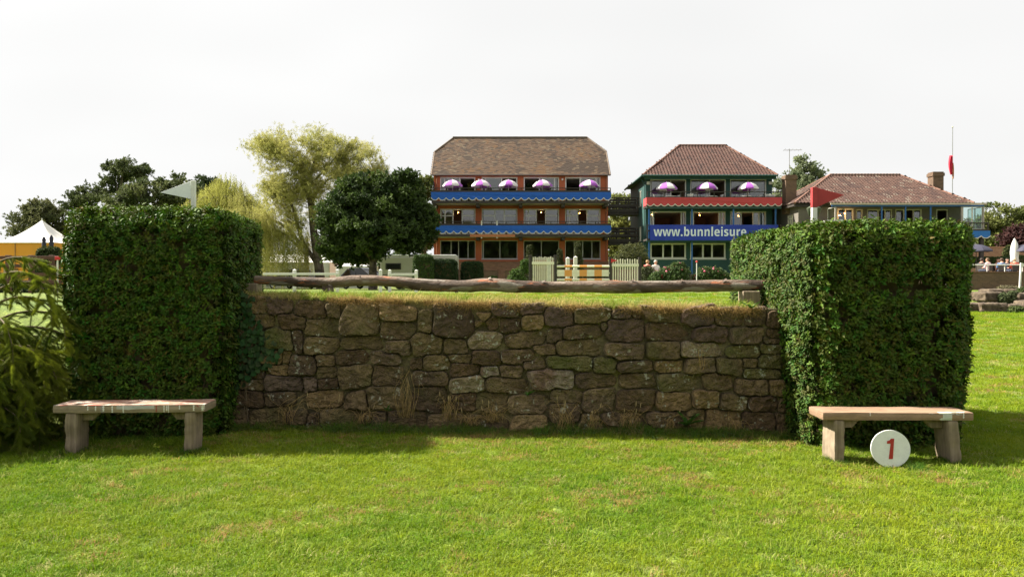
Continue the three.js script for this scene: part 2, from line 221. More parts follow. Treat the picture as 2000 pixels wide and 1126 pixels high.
{
  const L = [[498, 546, 8.75, 9], [560, 549, 8.75, 9.5], [640, 552, 8.74, 11], [690, 548, 8.73, 11.5], [760, 549, 8.72, 12], [830, 556, 8.71, 12.5], [900, 559, 8.7, 13.5], [950, 556, 8.69, 14], [1010, 559, 8.68, 13], [1100, 560, 8.66, 12.5], [1200, 560, 8.64, 13], [1300, 559, 8.62, 13.5], [1400, 558, 8.6, 12.5], [1492, 556, 8.58, 11.5]];
  const lg = thing('log_rail', 'long crooked log with flaking bark laid across the top of the stone wall', 'log');
  part('log', sweep(L.map(([b, q, d]) => V(sx(b, d), sy(q, d), -d)), L.map((l, i) => l[3] * .9 * (1 + .06 * Math.sin(i * 2.7)) * l[2] / FOCAL), 22, 260, .15, true), barkMat, lg, true);
  const r = rng(8);
  for (const [b, q, d, s, lean] of [[640, 563, 8.68, .12, -1.9], [700, 541, 8.7, .05, -.2], [955, 545, 8.66, .045, .2], [1415, 548, 8.55, .05, .1], [892, 569, 8.66, .04, -2.6], [1235, 549, 8.6, .05, .1], [1330, 549, 8.58, .045, .1], [1062, 550, 8.62, .04, .1]]) { const g = new THREE.PlaneGeometry(s, s * .8, 3, 2); const p = g.attributes.position; for (let i = 0; i < p.count; i++) p.setXYZ(i, p.getX(i) * (.8 + .5 * r()), p.getY(i) * (.7 + .6 * r()), .012 * Math.sin(p.getX(i) * 60) + .008 * r()); g.computeVertexNormals(); g.rotateX(lean < -1 ? -.4 : -.9).rotateZ(.3 * r()); const m = part('bark_flake', g.translate(sx(b, d), sy(q, d), -d), barkMat, lg); m.material = barkMat; }
  for (const [b, q0, d, w, h, name] of [[1464, 568, 8.56, .19, .32, 'post'], [484, 553, 8.75, .26, .20, 'block']]) { const x = sx(b, d), y = sy(q0, d); part('support_' + name, rbox(x - w / 2, y - h, -d - .11, x + w / 2, y, -d + .09, .012), greyWood, lg); }
}
// ---------------------------------------------------------------- clipped hedges either side of the wall
const hedgeSprigs = [0, 1, 2].map(k => sprig(9, .041, .019, .05, 400 + k, [.0, .6], .2));
const hedgeLeaf = leafMat(.66, .28, { specularIntensity: .34 });
function hedge(label, x, d, turn, w, depth, H, taper, seed, count) {
  const o = thing('clipped_hedge', label, 'hedge', [x, 0, -d], turn, 'clipped hedge wings of the jump');
  // surface of the clipped body: s round the four sides, h up
  const surf = (a, b, h) => { // a, b in -1..1 over the plan, h 0..1
    const k = Math.pow(Math.pow(Math.abs(a), 9) + Math.pow(Math.abs(b), 9), 1 / 9) || 1, m = Math.max(Math.abs(a), Math.abs(b)); a *= m / k; b *= m / k;
    const t = 1 - taper * Math.pow(1 - h, 2.2) - .03 * Math.pow(smooth(.9, 1, h), 2), hh = h * H - .035 * Math.pow(m, 8) * smooth(.9, 1, h);
    const p = V((a * t * .5 + .5) * w, hh, -(b * t * .5 + .5) * depth); const bulge = .028 * N3(p.x * 1.8 + seed, p.y * 1.8, p.z * 1.8) + .012 * N3(p.x * 5 + seed, p.y * 5, p.z * 5);
    p.x += bulge * a; p.z -= bulge * b; p.y += h > .95 ? bulge * .9 : 0; return p; };
  const S = [new Scatter(seed), new Scatter(seed + 1), new Scatter(seed + 2)], r = rng(seed + 9), areas = [w * H, w * H, depth * H, depth * H, w * depth * 1.15], tot = areas.reduce((p, q) => p + q);
  const n = V(), col = new THREE.Color();
  for (let i = 0; i < count; i++) {
    let f = 0, t = r() * tot; while (t > areas[f]) t -= areas[f++];
    const u = r() * 2 - 1, h = Math.pow(r(), .93); let p, hollow;
    if (f === 0) { p = surf(u, -1, h); n.set(u * .15, 0, 1); } else if (f === 1) { p = surf(u, 1, h); n.set(u * .15, 0, -1); } else if (f === 2) { p = surf(-1, u, h); n.set(-1, 0, 0); } else if (f === 3) { p = surf(1, u, h); n.set(1, 0, 0); } else { const b = r() * 2 - 1; p = surf(u, b, 1); n.set(0, 1, 0); }
    const gap = N3(p.x * 4 + 9, p.y * 4 + seed, p.z * 4) + .5 * N3(p.x * 11, p.y * 11 + seed, p.z * 11); if (gap < -.15 && r() < .75) continue;
    const deep = Math.pow(r(), 2.2) * .12 - .010; p.addScaledVector(n, -deep);
    n.x += (r() - .5) * .75; n.y += (r() - .35) * .8 + (f === 4 ? 0 : .32); n.z += (r() - .5) * .75; n.normalize();
    const young = f === 4 || h > .93 ? .55 : .1, k = r();
    if (k < young * .6) col.setRGB(.095, .17, .010); else if (k > .996) col.setRGB(.13, .10, .02); else col.setRGB(.030 + .046 * r(), .062 + .064 * r(), .003 + .005 * r());
    S[i % 3].put(p, n, .8 + .55 * r(), col);
    if ((f === 4 && r() < .03)) { p.y += .04; S[i % 3].put(p, V((r() - .5) * .3, 1, (r() - .5) * .3).normalize(), 1.2, col.setRGB(.10, .16, .02)); }
  }
  S.forEach((s, k) => s.build('foliage', hedgeSprigs[k], hedgeLeaf, o));
  const P = [], I = [], nu = 24, nh = 12; // woody inside
  for (let j = 0; j <= nh; j++) for (let i = 0; i < nu; i++) { const a = i / nu * 4, k = Math.floor(a), q = (a - k) * 2 - 1, [aa, bb] = [[q, -1], [1, q], [-q, 1], [-1, -q]][k]; const p = surf(aa * .86, bb * .86, j / nh * .94); P.push(p.x, p.y, p.z); if (j < nh) { const e = (i + 1) % nu; I.push(j * nu + i, j * nu + e, (j + 1) * nu + i, j * nu + e, (j + 1) * nu + e, (j + 1) * nu + i); } }
  const c = P.length / 3, tp = surf(0, 0, .94); P.push(tp.x, tp.y, tp.z); for (let i = 0; i < nu; i++) I.push(nh * nu + i, nh * nu + (i + 1) % nu, c);
  part('inner_twigs', tri(P, I), twigMat, o);
  const tw = []; for (let i = 0; i < 160; i++) { const u = r() * 1.9 - .95, h = .15 + r() * .8, f = r(); const p = f < .6 ? surf(u, -.97, h) : surf(f < .8 ? -.97 : .97, u, h); const q = p.clone().add(V((r() - .5) * .12, .08 + r() * .14, (r() - .5) * .1)); tw.push(bar(p, q, .003, 4, .002)); }
  part('twigs', tw, twigMat, o);
  return o;
}
const twigMat = mat([.12, .088, .05], .9);
hedge('tall dark green box clipped hedge at the left end of the stone wall', -4.53, 7.72, .11, 1.58, 1.75, 2.33, .10, 510, 30000);
hedge('shorter clipped hedge with sunlit side at the right end of the stone wall', 2.87, 7.3, .02, 1.60, 2.7, 2.15, .09, 530, 36000);

// ---------------------------------------------------------------- benches and number disc
function roughBox(L, T, D, r, amp, seed, segs = [48, 4, 14]) {
  const g = new THREE.BoxGeometry(L, T, D, ...segs), p = g.attributes.position, q = V(), e = V();
  for (let i = 0; i < p.count; i++) { q.set(p.getX(i), p.getY(i), p.getZ(i)); e.set(clamp(q.x, -L / 2 + r, L / 2 - r), clamp(q.y, -T / 2 + r, T / 2 - r), clamp(q.z, -D / 2 + r, D / 2 - r)); const n = q.clone().sub(e).normalize(); q.copy(e).addScaledVector(n, r + amp * (N3(q.x * 4 + seed, q.y * 9, q.z * 9) + .5 * N3(q.x * 9, q.y * 30 + seed, q.z * 30))); p.setXYZ(i, q.x, q.y, q.z); }
  const uv = g.attributes.uv, n = g.attributes.normal;
  for (let i = 0; i < p.count; i++) { const ny = n.getY(i), nz = n.getZ(i); if (ny > .7) uv.setXY(i, p.getX(i) + L / 2, T + D / 2 - p.getZ(i)); else if (Math.abs(n.getX(i)) > .7) uv.setXY(i, p.getZ(i) + D / 2, p.getY(i) + T / 2); else uv.setXY(i, p.getX(i) + L / 2, p.getY(i) + T / 2); }
  const k = mergeVertices(g.deleteAttribute('normal') && g, 1e-4); k.computeVertexNormals(); return toCreasedNormals(k, .9);
}
function slabTex(L, T, D, paint) { return tex(1024, L, paint, false, 512, T + D); }
const drip = (u, v, T, x, w, len) => Math.abs(u - x) < w * (.75 + .25 * Math.sin(v * 300 + x * 90)) && v < T && v > T - len;
function bench(label, x, d, turn, L, D, T, top, legs, map, seed) {
  const o = thing('timber_bench', label, 'bench', [x, 0, -d], turn, 'timber benches in front of the hedges');
  const wood = mat([1, 1, 1], .7, { map, bumpMap: slabBump, bumpScale: .006 });
  part('seat', roughBox(L, T, D, .012, .005, seed).translate(0, top - T / 2, 0), wood, o, true);
  legs.forEach(([lx, lw, ld, lean, out], i) => {
    const h = top - T + .06, g = roughBox(lw, h, ld, .013, .010, seed + 3 + i, [6, 20, 10]); const p = g.attributes.position;
    for (let k = 0; k < p.count; k++) p.setX(k, p.getX(k) - lean * p.getY(k)); g.computeVertexNormals();
    part('leg', toCreasedNormals(g, .8).translate(lx, h / 2 - .06, (D - ld) / 2 + out), greyWood, o);
    const s = i ? -1 : 1, bx = lx + s * lw / 2 - lean * .15, sh = new THREE.Shape([[0, 0], [.17, 0], [.10, -.075], [0, -.075]].map(q => new THREE.Vector2(q[0] * s, q[1])));
    part('corner_brace', new THREE.ExtrudeGeometry(sh, { depth: .05, bevelEnabled: true, bevelSize: .003, bevelThickness: .003, bevelSegments: 1 }).translate(bx, top - T - .003, D / 2 - .15), greyWood, o);
  });
  return o;
}
const slabBump = tex(512, 1.4, (u, v, c) => weathered(c, u, v, [.3, 0, 0], [.8, 0, 0]), true, 256, .5);
{
  const T = .076, D = .33, L = 1.38, blot = fbm(9, 5, 601), fine = fbm(70, 3, 603), wht = fbm(14, 4, 605), R = rng(6);
  const drips = [[.32, .006, .05], [.39, .007, .055], [.46, .01, .06], [.54, .008, .075], [.64, .008, .075], [1.01, .006, .075], [1.035, .006, .06], [1.05, .005, .075], [1.15, .007, .045], [1.28, .008, .06], [1.36, .012, .06]];
  const map = slabTex(L, T, D, (u, v, c) => { const x = u * L, y = v * (T + D); weathered(c, u, v * .5, [.13, .10, .065], [.29, .225, .15]);
    if (y > T - .008) { const k = clamp((blot(u, v) - .38) * 7); mixc(c, c, [.34, .17, .115], k * .85); const k2 = clamp((blot(u + .37, v + .2) - .53) * 9); mixc(c, c, [.42, .30, .235], k2); if (blot(u * 1 + .6, v + .5) > .62) mixc(c, c, [.30, .04, .022], .8); if (wht(u, v) > .69) mixc(c, c, [.6, .58, .53], .8); }
    else { if (x > .58 && x < .92 && y > T - .03 - .02 * wht(u, v)) mixc(c, c, [.42, .43, .40], .8); if (drip(x, y, T, .45, .022, .075)) mixc(c, c, [.24, .22, .25], .6); for (const d of drips) if (drip(x, y, T, ...d)) mixc(c, c, [.62, .62, .58], .9); for (const [dx, w, l] of [[.94, .007, .07], [1.33, .03, .025], [1.385, .012, .05]]) if (drip(x, y, T, dx, w, l)) mixc(c, c, [.26, .03, .018], .9); if (x > 1.32 && wht(u, v) > .45) mixc(c, c, [.42, .40, .32], .6); }
    const q = .8 + .4 * fine(u, v); for (let i = 0; i < 3; i++) c[i] *= q; });
  bench('timber bench with worn red painted top and white paint drips before the left hedge', -3.56, 7.27, .05, L, D, T, .476, [[-.53, .105, .24, -.02, -.005], [.545, .10, .22, -.035, -.01]], map, 11);
}
{
  const T = .072, D = .34, L = 1.32, blot = fbm(8, 5, 611), fine = fbm(70, 3, 613), wht = fbm(12, 4, 615);
  const map = slabTex(L, T, D, (u, v, c) => { const x = u * L, y = v * (T + D); weathered(c, u, v * .5, [.15, .088, .052], [.30, .195, .125]); if (y > T - .006) { mixc(c, c, [.30, .195, .125], clamp((blot(u, v) - .45) * 5) * .8); }
    if (x > 1.02 && x < 1.13 && y < T + .05) { if (!(x < 1.05 && y < T * .8 && wht(u, v) < .5)) mixc(c, c, [.50, .52, .47], .9); } else if (x > .93 && x < 1.25 && y > T - .012 && y < T + .03 && wht(u, v) > .45) mixc(c, c, [.52, .53, .48], .85); if (x > 1.13 && x < 1.235 && (y > T - .02) && y < T && wht(u * 2, v) > .4) mixc(c, c, [.5, .5, .46], .8); if (drip(x, y, T, 1.23, .007, .05) || drip(x, y, T, .415, .005, .03)) mixc(c, c, [.55, .55, .52], .9); if (y > T && Math.hypot(x - .3, (y - T - .2) * 2) < .05 && wht(u, v) > .5) mixc(c, c, [.55, .53, .5], .8);
    const q = .8 + .4 * fine(u, v); for (let i = 0; i < 3; i++) c[i] *= q; });
  bench('brown timber bench with a white paint patch before the right hedge', 3.41, 6.93, -.02, L, D, T, .462, [[-.51, .092, .29, .0, -.004], [.50, .095, .27, .09, -.004]], map, 23);
}
{
  const b = 1741.5, d = 6.62, R = .160, o = thing('number_disc', 'round white marker board with a red figure one standing under the right bench', 'sign', [sx(b, d), 0, -d], -.16);
  o.rotation.x = -.05;
  const white = mottled([.72, .74, .72], .6, .4, 5, .10, 640);
  part('board', new THREE.CylinderGeometry(R, R, .016, 64).rotateX(Math.PI / 2).translate(0, R + .012, 0), white, o);
  const s = new THREE.Shape([[-.018, -.088], [.016, -.086], [.030, .088], [.004, .088], [-.008, .073], [-.028, .066], [-.030, .044], [.0, .046]].map(q => new THREE.Vector2(...q)));
  part('figure_one', new THREE.ExtrudeGeometry(s, { depth: .002, bevelEnabled: false }).translate(0, R + .012, .0085), mat([.36, .022, .014], .6), o);
  part('stake', rbox(-.02, -.06, -.038, .02, R * 1.5, -.012, .003), greyWood, o);
}
// ---------------------------------------------------------------- jump flags
function pennant(label, d, poleB, poleW, foot, topR, tipB, tipR, botR, colour, poleTop) {
  const o = thing('pennant_flag', label, 'flag', [sx(poleB, d), 0, -d], 0, 'pennant flags standing in the hedges'), m = poleW / 2, y = q => sy(q, d), x = b => sx(b, d) - sx(poleB, d);
  part('pole', rbox(-m, foot, -m, m, poleTop ? y(topR) : y(botR) - .002, m, .004), mottled([.66, .66, .62], .6, .4, 5, .1, 650), o);
  if (!poleTop) part('pole_sleeve', rbox(-m - .002, y(botR), -m - .002, m + .002, y(topR), m + .002, .004), colour, o);
  const s = Math.sign(x(tipB)) * (poleTop ? 1 : 1), g = new THREE.ExtrudeGeometry(new THREE.Shape([[s * (m + .003), y(topR) - .006], [x(tipB), y(tipR)], [s * (m + .003), y(botR) + .004]].map(q => new THREE.Vector2(...q))), { depth: .014, bevelEnabled: true, bevelSize: .002, bevelThickness: .002, bevelSegments: 1 });
  part('panel', g.translate(0, 0, -.007), colour, o); return o;
}
pennant('pale grey triangular pennant on a white post above the left hedge', 8.7, 378, .045, 1.3, 353, 314, 376, 389, mottled([.72, .75, .77], .6, .5, 6, .07, 655), true);
pennant('red triangular pennant on a white post above the right hedge', 8.2, 1590, .052, 1.3, 366, 1648, 381, 405, mottled([.34, .026, .03], .6, .5, 6, .12, 657), false);

// ---------------------------------------------------------------- grass
function tuft(n, rad, h, w, lean, seed) {
  const r = rng(seed), P = [], I = [];
  for (let i = 0; i < n; i++) { const a = r() * 6.283, q = Math.sqrt(r()) * rad, x = Math.cos(a) * q, z = Math.sin(a) * q, H = h * (.5 + .8 * r()), b = r() * 6.283, l = lean * (.3 + r()), dx = Math.cos(b), dz = Math.sin(b), wx = -dz * w / 2, wz = dx * w / 2, k = P.length / 3;
    P.push(x - wx, 0, z - wz, x + wx, 0, z + wz, x + dx * l * H * .35 - wx * .8, H * .55, z + dz * l * H * .35 - wz * .8, x + dx * l * H * .35 + wx * .8, H * .55, z + dz * l * H * .35 + wz * .8, x + dx * l * H, H * (1 - .25 * l), z + dz * l * H); I.push(k, k + 1, k + 2, k + 1, k + 3, k + 2, k + 2, k + 3, k + 4); }
  return tri(P, I);
}
const grassMat = leafMat(.92, .42, { specularIntensity: .2 });
{
  const geos = [0, 1, 2].map(k => tuft(46, .075, .031, .0037, 1.2, 700 + k)), S = geos.map((g, k) => new Scatter(710 + k)), r = rng(77), c = new THREE.Color(), up = V();
  const add = (x, d, s, i) => { const z = -d, pat = fbmN(x * .55, d * .55) , dry = clamp(smooth(1.15, .25, wallD(x) - d) * (x > -3.3 && x < 3 ? 1 : 0) * (.35 + 1.0 * N3(x * 1.1, 3, d * 2)) + .35 * Math.max(0, fbmN(x * 1.4 + 7, d * 1.4) - .12) * 2.2 + 1.1 * Math.exp(-Math.pow((x - .25) / 1.0, 2) - Math.pow((d - 5.9) / .45, 2)) * Math.max(0, N3(x * 3.1, 31, d * 5) + .5 * N3(x * 9, 32, d * 11) - .05), 0, .8), k = r();
    if (N3(x * 2.3, 11, d * 3.1) + .6 * N3(x * 7, 12, d * 7) < -.62) { if (r() < .55) return; }
    if (k < dry * .8) c.setRGB(.29 + .1 * r(), .20 + .06 * r(), .075); else { const y = clamp(.55 + pat * .6 + (r() - .5) * .8); c.setRGB(lerp(.105, .24, y), lerp(.215, .295, y), lerp(.003, .008, y)); if (k > .975) c.setRGB(.40, .37, .14); }
    up.set((r() - .5) * .5, 1, (r() - .5) * .5).normalize(); const q = s * (.75 + .5 * r()); S[i % 3].put(V(x, ground(x, z) - .004, z), up, V(q, q * (1 - .35 * clamp(dry)), q), c); };
  const fbmN = (x, y) => N3(x, 21, y) + .5 * N3(x * 2.1, 22, y * 2.1);
  let i = 0;
  for (let k = 0; k < 26000; k++) { const d = Math.sqrt(lerp(3.4 * 3.4, 8.6 * 8.6, r())), x = (r() * 2 - 1) * (.72 * d + .5); if (d > wallD(x) - .03 && x > -3.3 && x < 2.9) continue; add(x, d, 1, i++); }
  for (let k = 0; k < 9000; k++) { const d = 8.2 + 34 * Math.pow(r(), 1.7), x = d * (.5 + .28 * r()); add(x, d, .9 + d * .045, i++); }
  for (let k = 0; k < 2500; k++) { const d = 11 + 20 * r(), x = d * (-.34 + .68 * r()); add(x, d, 1 + d * .03, i++); }
  const T2 = tuft(9, .06, .062, .0046, 1.0, 705), L2 = new Scatter(715);
  for (let k = 0; k < 3600; k++) { const d = Math.sqrt(lerp(3.4 * 3.4, 8.5 * 8.5, r())), x = (r() * 2 - 1) * (.72 * d + .5); if (d > wallD(x) - .05 && x > -3.3 && x < 2.9) continue; const y = r(); c.setRGB(lerp(.11, .30, y), lerp(.21, .34, y), lerp(.010, .06, y)); L2.put(V(x, ground(x, -d) - .004, -d), V((r() - .5) * .6, 1, (r() - .5) * .6).normalize(), .7 + .5 * r(), c); }
  tag(L2.build('taller_grass', T2, grassMat), 'longer pale green blades scattered through the mown lawn', 'grass', null, 'stuff');
  S.forEach((s, k) => tag(s.build('lawn_grass', geos[k], grassMat), 'short mown yellow green grass blades covering the lawn', 'grass', 'mown lawn grass', 'stuff'));
}
{ // longer grass at the foot and on the crest of the wall
  const gl = tuft(22, .05, .13, .0042, .9, 730), gd = tuft(14, .06, .15, .0055, 1.1, 731), A = new Scatter(741), B = new Scatter(742), r = rng(78), c = new THREE.Color();
  for (let k = 0; k < 900; k++) { const x = -3.4 + 6.4 * r(), d = wallD(x) - .05 - .22 * r() * r(); const s = .45 + .6 * r() * (.7 + N3(x * 2, 1, 5)); c.setRGB(.06 + .07 * r(), .13 + .07 * r(), .015); if (r() < .12) c.setRGB(.28, .2, .08); A.put(V(x, ground(x, -d) - .01, -d), V((r() - .5) * .5, 1, .15 + r() * .3).normalize(), s, c); }
  for (let k = 0; k < 2200; k++) { const x = -3.15 + 5.75 * r(), t = r(), d = wallD(x) - .02 + .42 * t, y = lerp(1.45, 1.335, smooth(-2.9, 2.4, x)) - .015; const green = smooth(.0, .5, t + .5 * N3(x * 1.5, 5, 5) + (r() - .5) * .6); c.setRGB(lerp(.46, .18, green), lerp(.37, .275, green), lerp(.135, .02, green)).multiplyScalar(.8 + .4 * r()); B.put(V(x, y, -d), V((r() - .5) * .7, 1, t < .15 ? .7 * r() : (r() - .5) * .5).normalize(), .42 + .34 * r(), c); }
  for (let k = 0; k < 420; k++) { const x = -3.0 + 5.6 * r(), y = lerp(1.45, 1.335, smooth(-2.9, 2.4, x)) - .01; const cl = N3(x * 3, 2, 2); if (cl < -.1) continue; c.setRGB(.33, .22, .085).multiplyScalar(.7 + .5 * r()); B.put(V(x, y, -wallD(x) + .02), V((r() - .5) * .6, -.25 - .6 * r(), 1).normalize(), .45 + .55 * r() * (cl + .3), c); }
  for (const [bx, bd, w] of [[-4.09, 7.2, .12], [-3.0, 7.17, .12], [2.9, 6.85, .12], [3.91, 6.85, .12], [-3.7, 7.75, .8], [3.65, 7.35, .8], [2.9, 7.9, .3], [3.45, 6.6, .12]]) for (let k = 0; k < 70; k++) { const x = bx + (r() + r() - 1) * w, d = bd + (r() + r() - 1) * .16; c.setRGB(.05 + .06 * r(), .12 + .07 * r(), .01); A.put(V(x, ground(x, -d) - .01, -d), V((r() - .5) * .6, 1, (r() - .5) * .6).normalize(), .3 + .3 * r(), c); }
  tag(A.build('wall_foot_grass', gl, grassMat), 'longer dark green grass growing along the foot of the stone wall', 'grass', null, 'stuff');
  tag(B.build('wall_crest_grass', gd, grassMat), 'straw coloured and green turf fringe hanging over the top of the stone wall', 'grass', null, 'stuff');
}
function dryClump(label, x, y, h, n, spread, seed, green = 0) { // tall wispy stalks rooted in a joint of the wall
  const r = rng(seed), gs = [], heads = [], d = wallD(x) - .05, o = thing('dry_grass_clump', label, 'dry grass', [x, y, -d], 0, 'dry grass clumps rooted in the wall');
  for (let i = 0; i < n; i++) { const a = (r() - .5) * spread, f = .05 + .25 * r(), H = h * (.35 + .65 * r()), b = V((r() + r() - 1) * .11, (r() - .5) * .05, .0 + r() * .03), kink = (r() - .5) * .3, t = V(b.x + a * H, b.y + H * (1 - .25 * r()), b.z + f * H * .4), m = V(b.x + (a * .25 + kink) * H, b.y + H * .5, b.z + f * H * .15); const tw = r() < .45; gs.push(sweep(tw ? [b, m, t, V(t.x + (a + kink) * .15, t.y - .12 * r(), t.z + .05)] : [b, m, t], [.0019, .0015, .0007], 3, 8)); if (r() < .25 && H > h * .7) heads.push(sweep([t.clone().addScaledVector(m, 0), V(t.x + a * .02, t.y + .06, t.z)], [.002, .005, .001], 4, 4)); }
  const lv = []; for (let i = 0; i < n * 2; i++) { const g = leafShape(.15 * (.5 + r()) * Math.min(1, h * 3), .005, .1); g.rotateX(-r() * 1.3); g.rotateY((r() - .5) * 3); g.translate((r() + r() - 1) * .16, (r() - .5) * .05, .01); lv.push(g); }
  part('stalks', gs, mat([.40, .27, .10], .8), o); part('blades', lv, leafMat(.9, .3, { color: green ? RGB(.10, .16, .03) : RGB(.24, .19, .06) }), o); heads.forEach(h => part('seed_head', h, mat([.36, .27, .13], .9), o));
}
dryClump('tallest dry straw clump left of the middle of the stone wall', -1.14, .17, .60, 26, .6, 801);
dryClump('short thick straw clump beside the tallest straw clump on the wall', -.67, .14, .34, 24, .9, 802);
dryClump('green and straw grass clump low on the middle of the stone wall', .55, .03, .36, 34, 1.2, 803, 1);
dryClump('thin straw stalks high on the right part of the stone wall', 1.98, .68, .24, 12, .4, 804);
dryClump('straggling dry stalks near the ivy at the foot of the wall', -2.45, .08, .40, 22, 1.7, 805);
dryClump('wide bent dry stalks by the foot of the left half of the wall', -2.0, .07, .32, 20, 2, 806);
dryClump('low flat straw clump on the ledge right of the middle of the wall', -.2, .13, .2, 40, 2.2, 807);
dryClump('low straw and grass wisps below the right half of the wall', 1.25, .08, .24, 34, 1.6, 808, 1);
dryClump('flat brown straw on the low ledge left of the tallest straw clump', -1.6, .10, .18, 24, 2.4, 821);
dryClump('matted straw on the low ledge right of the short straw clump', -.45, .10, .16, 30, 2.6, 822);
dryClump('thin straw wisps at the wall foot below the broad leaved weed', 1.65, .06, .2, 20, 1.8, 823);
dryClump('sparse straw wisps at the wall foot near the right hedge', 2.35, .05, .2, 14, 1.6, 824);
dryClump('straw and green wisps just right of the middle grass clump', .85, .08, .22, 26, 1.8, 825, 1);
{ // broad leaved weeds
  const wm = leafMat(.7, .25, { color: RGB(.06, .15, .02) }), lf = tri([0, 0, 0, -.018, .004, .03, .018, .004, .03, -.028, .012, .075, 0, 0, .07, .028, .012, .075, -.02, .008, .115, .02, .008, .115, 0, -.01, .155], [0, 1, 2, 1, 3, 4, 1, 4, 2, 2, 4, 5, 3, 6, 4, 4, 7, 5, 6, 8, 4, 4, 8, 7]);
  const weed = (label, x, y, n, s, seed) => { const r = rng(seed), o = thing('broad_leaf_weed', label, 'weed', [x, y, -wallD(x) + .06], 0, 'weeds growing on the wall'); for (let i = 0; i < n; i++) { const m = new THREE.Mesh(lf, wm); m.name = 'leaf'; m.rotation.order = 'YXZ'; m.rotation.set(-.2 - .9 * r(), i * 2.4 + r() - (n < 6 ? 1 : 0), (r() - .5) * .5); const q = s * (.7 + .6 * r()); m.scale.set(q, q, q); o.add(m); } };
  weed('broad leaved green weed low on the right part of the stone wall', 1.84, .10, 12, 1.1, 811); weed('small green weed in a joint at the middle of the wall', .17, .40, 6, .55, 812);
  weed('bright green seedling at the foot of the wall left of centre', -1.35, .22, 7, .6, 813); weed('leafy weed against the log support post by the right hedge', 2.5, 1.34, 6, .75, 814); weed('low green weed at the foot of the wall near the ivy', -2.35, .03, 8, .6, 815);
}
{ // ivy at the left end of the wall
  const o = thing('ivy', 'dark ivy climbing the left end of the stone wall beside the hedge', 'ivy'), S = new Scatter(820), r = rng(821), c = new THREE.Color(), st = [];
  const lf = tri([0, 0, 0, -.026, .004, .008, -.02, .002, .034, 0, 0, .03, .02, .002, .034, .026, .004, .008, 0, -.004, .058], [0, 1, 3, 1, 2, 3, 0, 3, 5, 3, 4, 5, 2, 6, 3, 3, 6, 4]);
  for (let k = 0; k < 1500; k++) { const y = 1.48 * r(), edge = -2.98 + .28 * N3(1, y * 2.2, 4) + .34 * smooth(.35, .75, y) * smooth(1.35, .8, y) - .28 * smooth(.5, .1, y), x = edge - .75 * Math.pow(r(), .8) + .05 * r(); c.setRGB(.018 + .016 * r(), .045 + .03 * r(), .016); S.put(V(x, y, -wallD(x) + .05 + .05 * r()), V((r() - .5) * .9, .1 + .3 * r(), 1).normalize(), .7 + .6 * r(), c, Math.PI + (r() - .5) * 1.6); }
  S.build('leaves', lf.rotateX(0), leafMat(.7, .12), o);
  for (let k = 0; k < 7; k++) { const x = -3.3 + k * .07; st.push(sweep([V(x, 0, -wallD(x) + .05), V(x + .1 * (r() - .5), .5, -wallD(x) + .055), V(x + .3 * r() - .05, 1.0, -wallD(x) + .055), V(x + .3 * r(), 1.4, -wallD(x) + .05)], [.008, .006, .003], 5, 12)); }
  part('stems', st, twigMat, o);
}
{ // weeping spruce at the left edge
  const o = thing('weeping_spruce', 'weeping spruce with drooping yellow green branches at the left edge of the lawn', 'conifer', [-5.35, 0, -7.75]), r = rng(830), S = [new Scatter(831), new Scatter(832)], c = new THREE.Color(), br = [];
  const brush = seed => { const q = rng(seed), P = [], I = []; for (let i = 0; i < 190; i++) { const y = i / 190 * .14, a = i * 2.4, l = .024 * (.7 + .6 * q()) * (y > .115 ? .6 : 1), k = P.length / 3, dx = Math.cos(a), dz = Math.sin(a), w = .0024; P.push(-dz * w, y, dx * w, dz * w, y, -dx * w, dx * l, y + .010, dz * l); I.push(k, k + 1, k + 2); } return tri(P, I); };
  const limbs = [];
  for (let k = 0; k < 80; k++) { const h = .12 + .92 * Math.pow(k / 80, .9), az = k * 2.39996, L = (1.25 - .32 * h) * (.7 + .5 * r()); limbs.push([h, az, L * .85, .1 + .18 * r()]); }
  for (const [h, az, L] of [[1.55, -.25, .95], [1.7, .1, .8], [1.45, .5, .9], [1.3, -.1, 1.0], [1.15, .25, 1.05], [1.0, 0, 1.1], [.8, -.3, 1.1], [.55, .2, 1.1], [1.1, -.7, 1.0], [.7, -.9, 1.1], [.4, -.5, 1.1]]) limbs.push([h, -az, L * .86, .3]);
  for (const [h, az, L, rise] of limbs) {
    const dx = Math.cos(az), dz = -Math.sin(az) * -1, pts = [V(0, h, 0), V(dx * L * .35, h + rise * .5, dz * L * .35), V(dx * L * .72, h + rise * .45, dz * L * .72), V(dx * L, h - .12 + .1 * r(), dz * L), V(dx * L * 1.05, h - .35 - .1 * r(), dz * L * 1.05)];
    br.push(sweep(pts, [.016, .011, .008, .005, .003], 5, 16)); const cv = new THREE.CatmullRomCurve3(pts);
    const shade = r(); for (let i = 0; i < 40; i++) { const t = .15 + .85 * i / 39, p = cv.getPoint(t), hang = .07 + .19 * r() * (1 - .3 * t), n = Math.max(1, Math.round(hang / .1)); let q = p.clone(), dir = V((r() - .5) * 1.8 + dx * .5, -.15 - .4 * r(), (r() - .5) * 1.8 + dz * .5).normalize();
      for (let j = 0; j < n; j++) { const young = clamp(shade * .55 + .2 * t + .3 * r()); c.setRGB(lerp(.07, .27, young), lerp(.13, .30, young), lerp(.012, .026, young)); S[i % 2].put(q, dir, .85 + .4 * r(), c); q = q.clone().addScaledVector(dir, .105); dir.y -= .55; dir.normalize(); } }
  }
  S.forEach((s, k) => s.build('needles', brush(840 + k), leafMat(.85, .25), o)); part('branches', br, mat([.13, .10, .055], .9), o, true); part('trunk', sweep([V(0, -.1, 0), V(.02, .7, 0), V(-.02, 1.5, .02), V(.03, 1.78, 0)], [.075, .06, .04, .012], 9, 16, .08), barkMat, o, true);
}
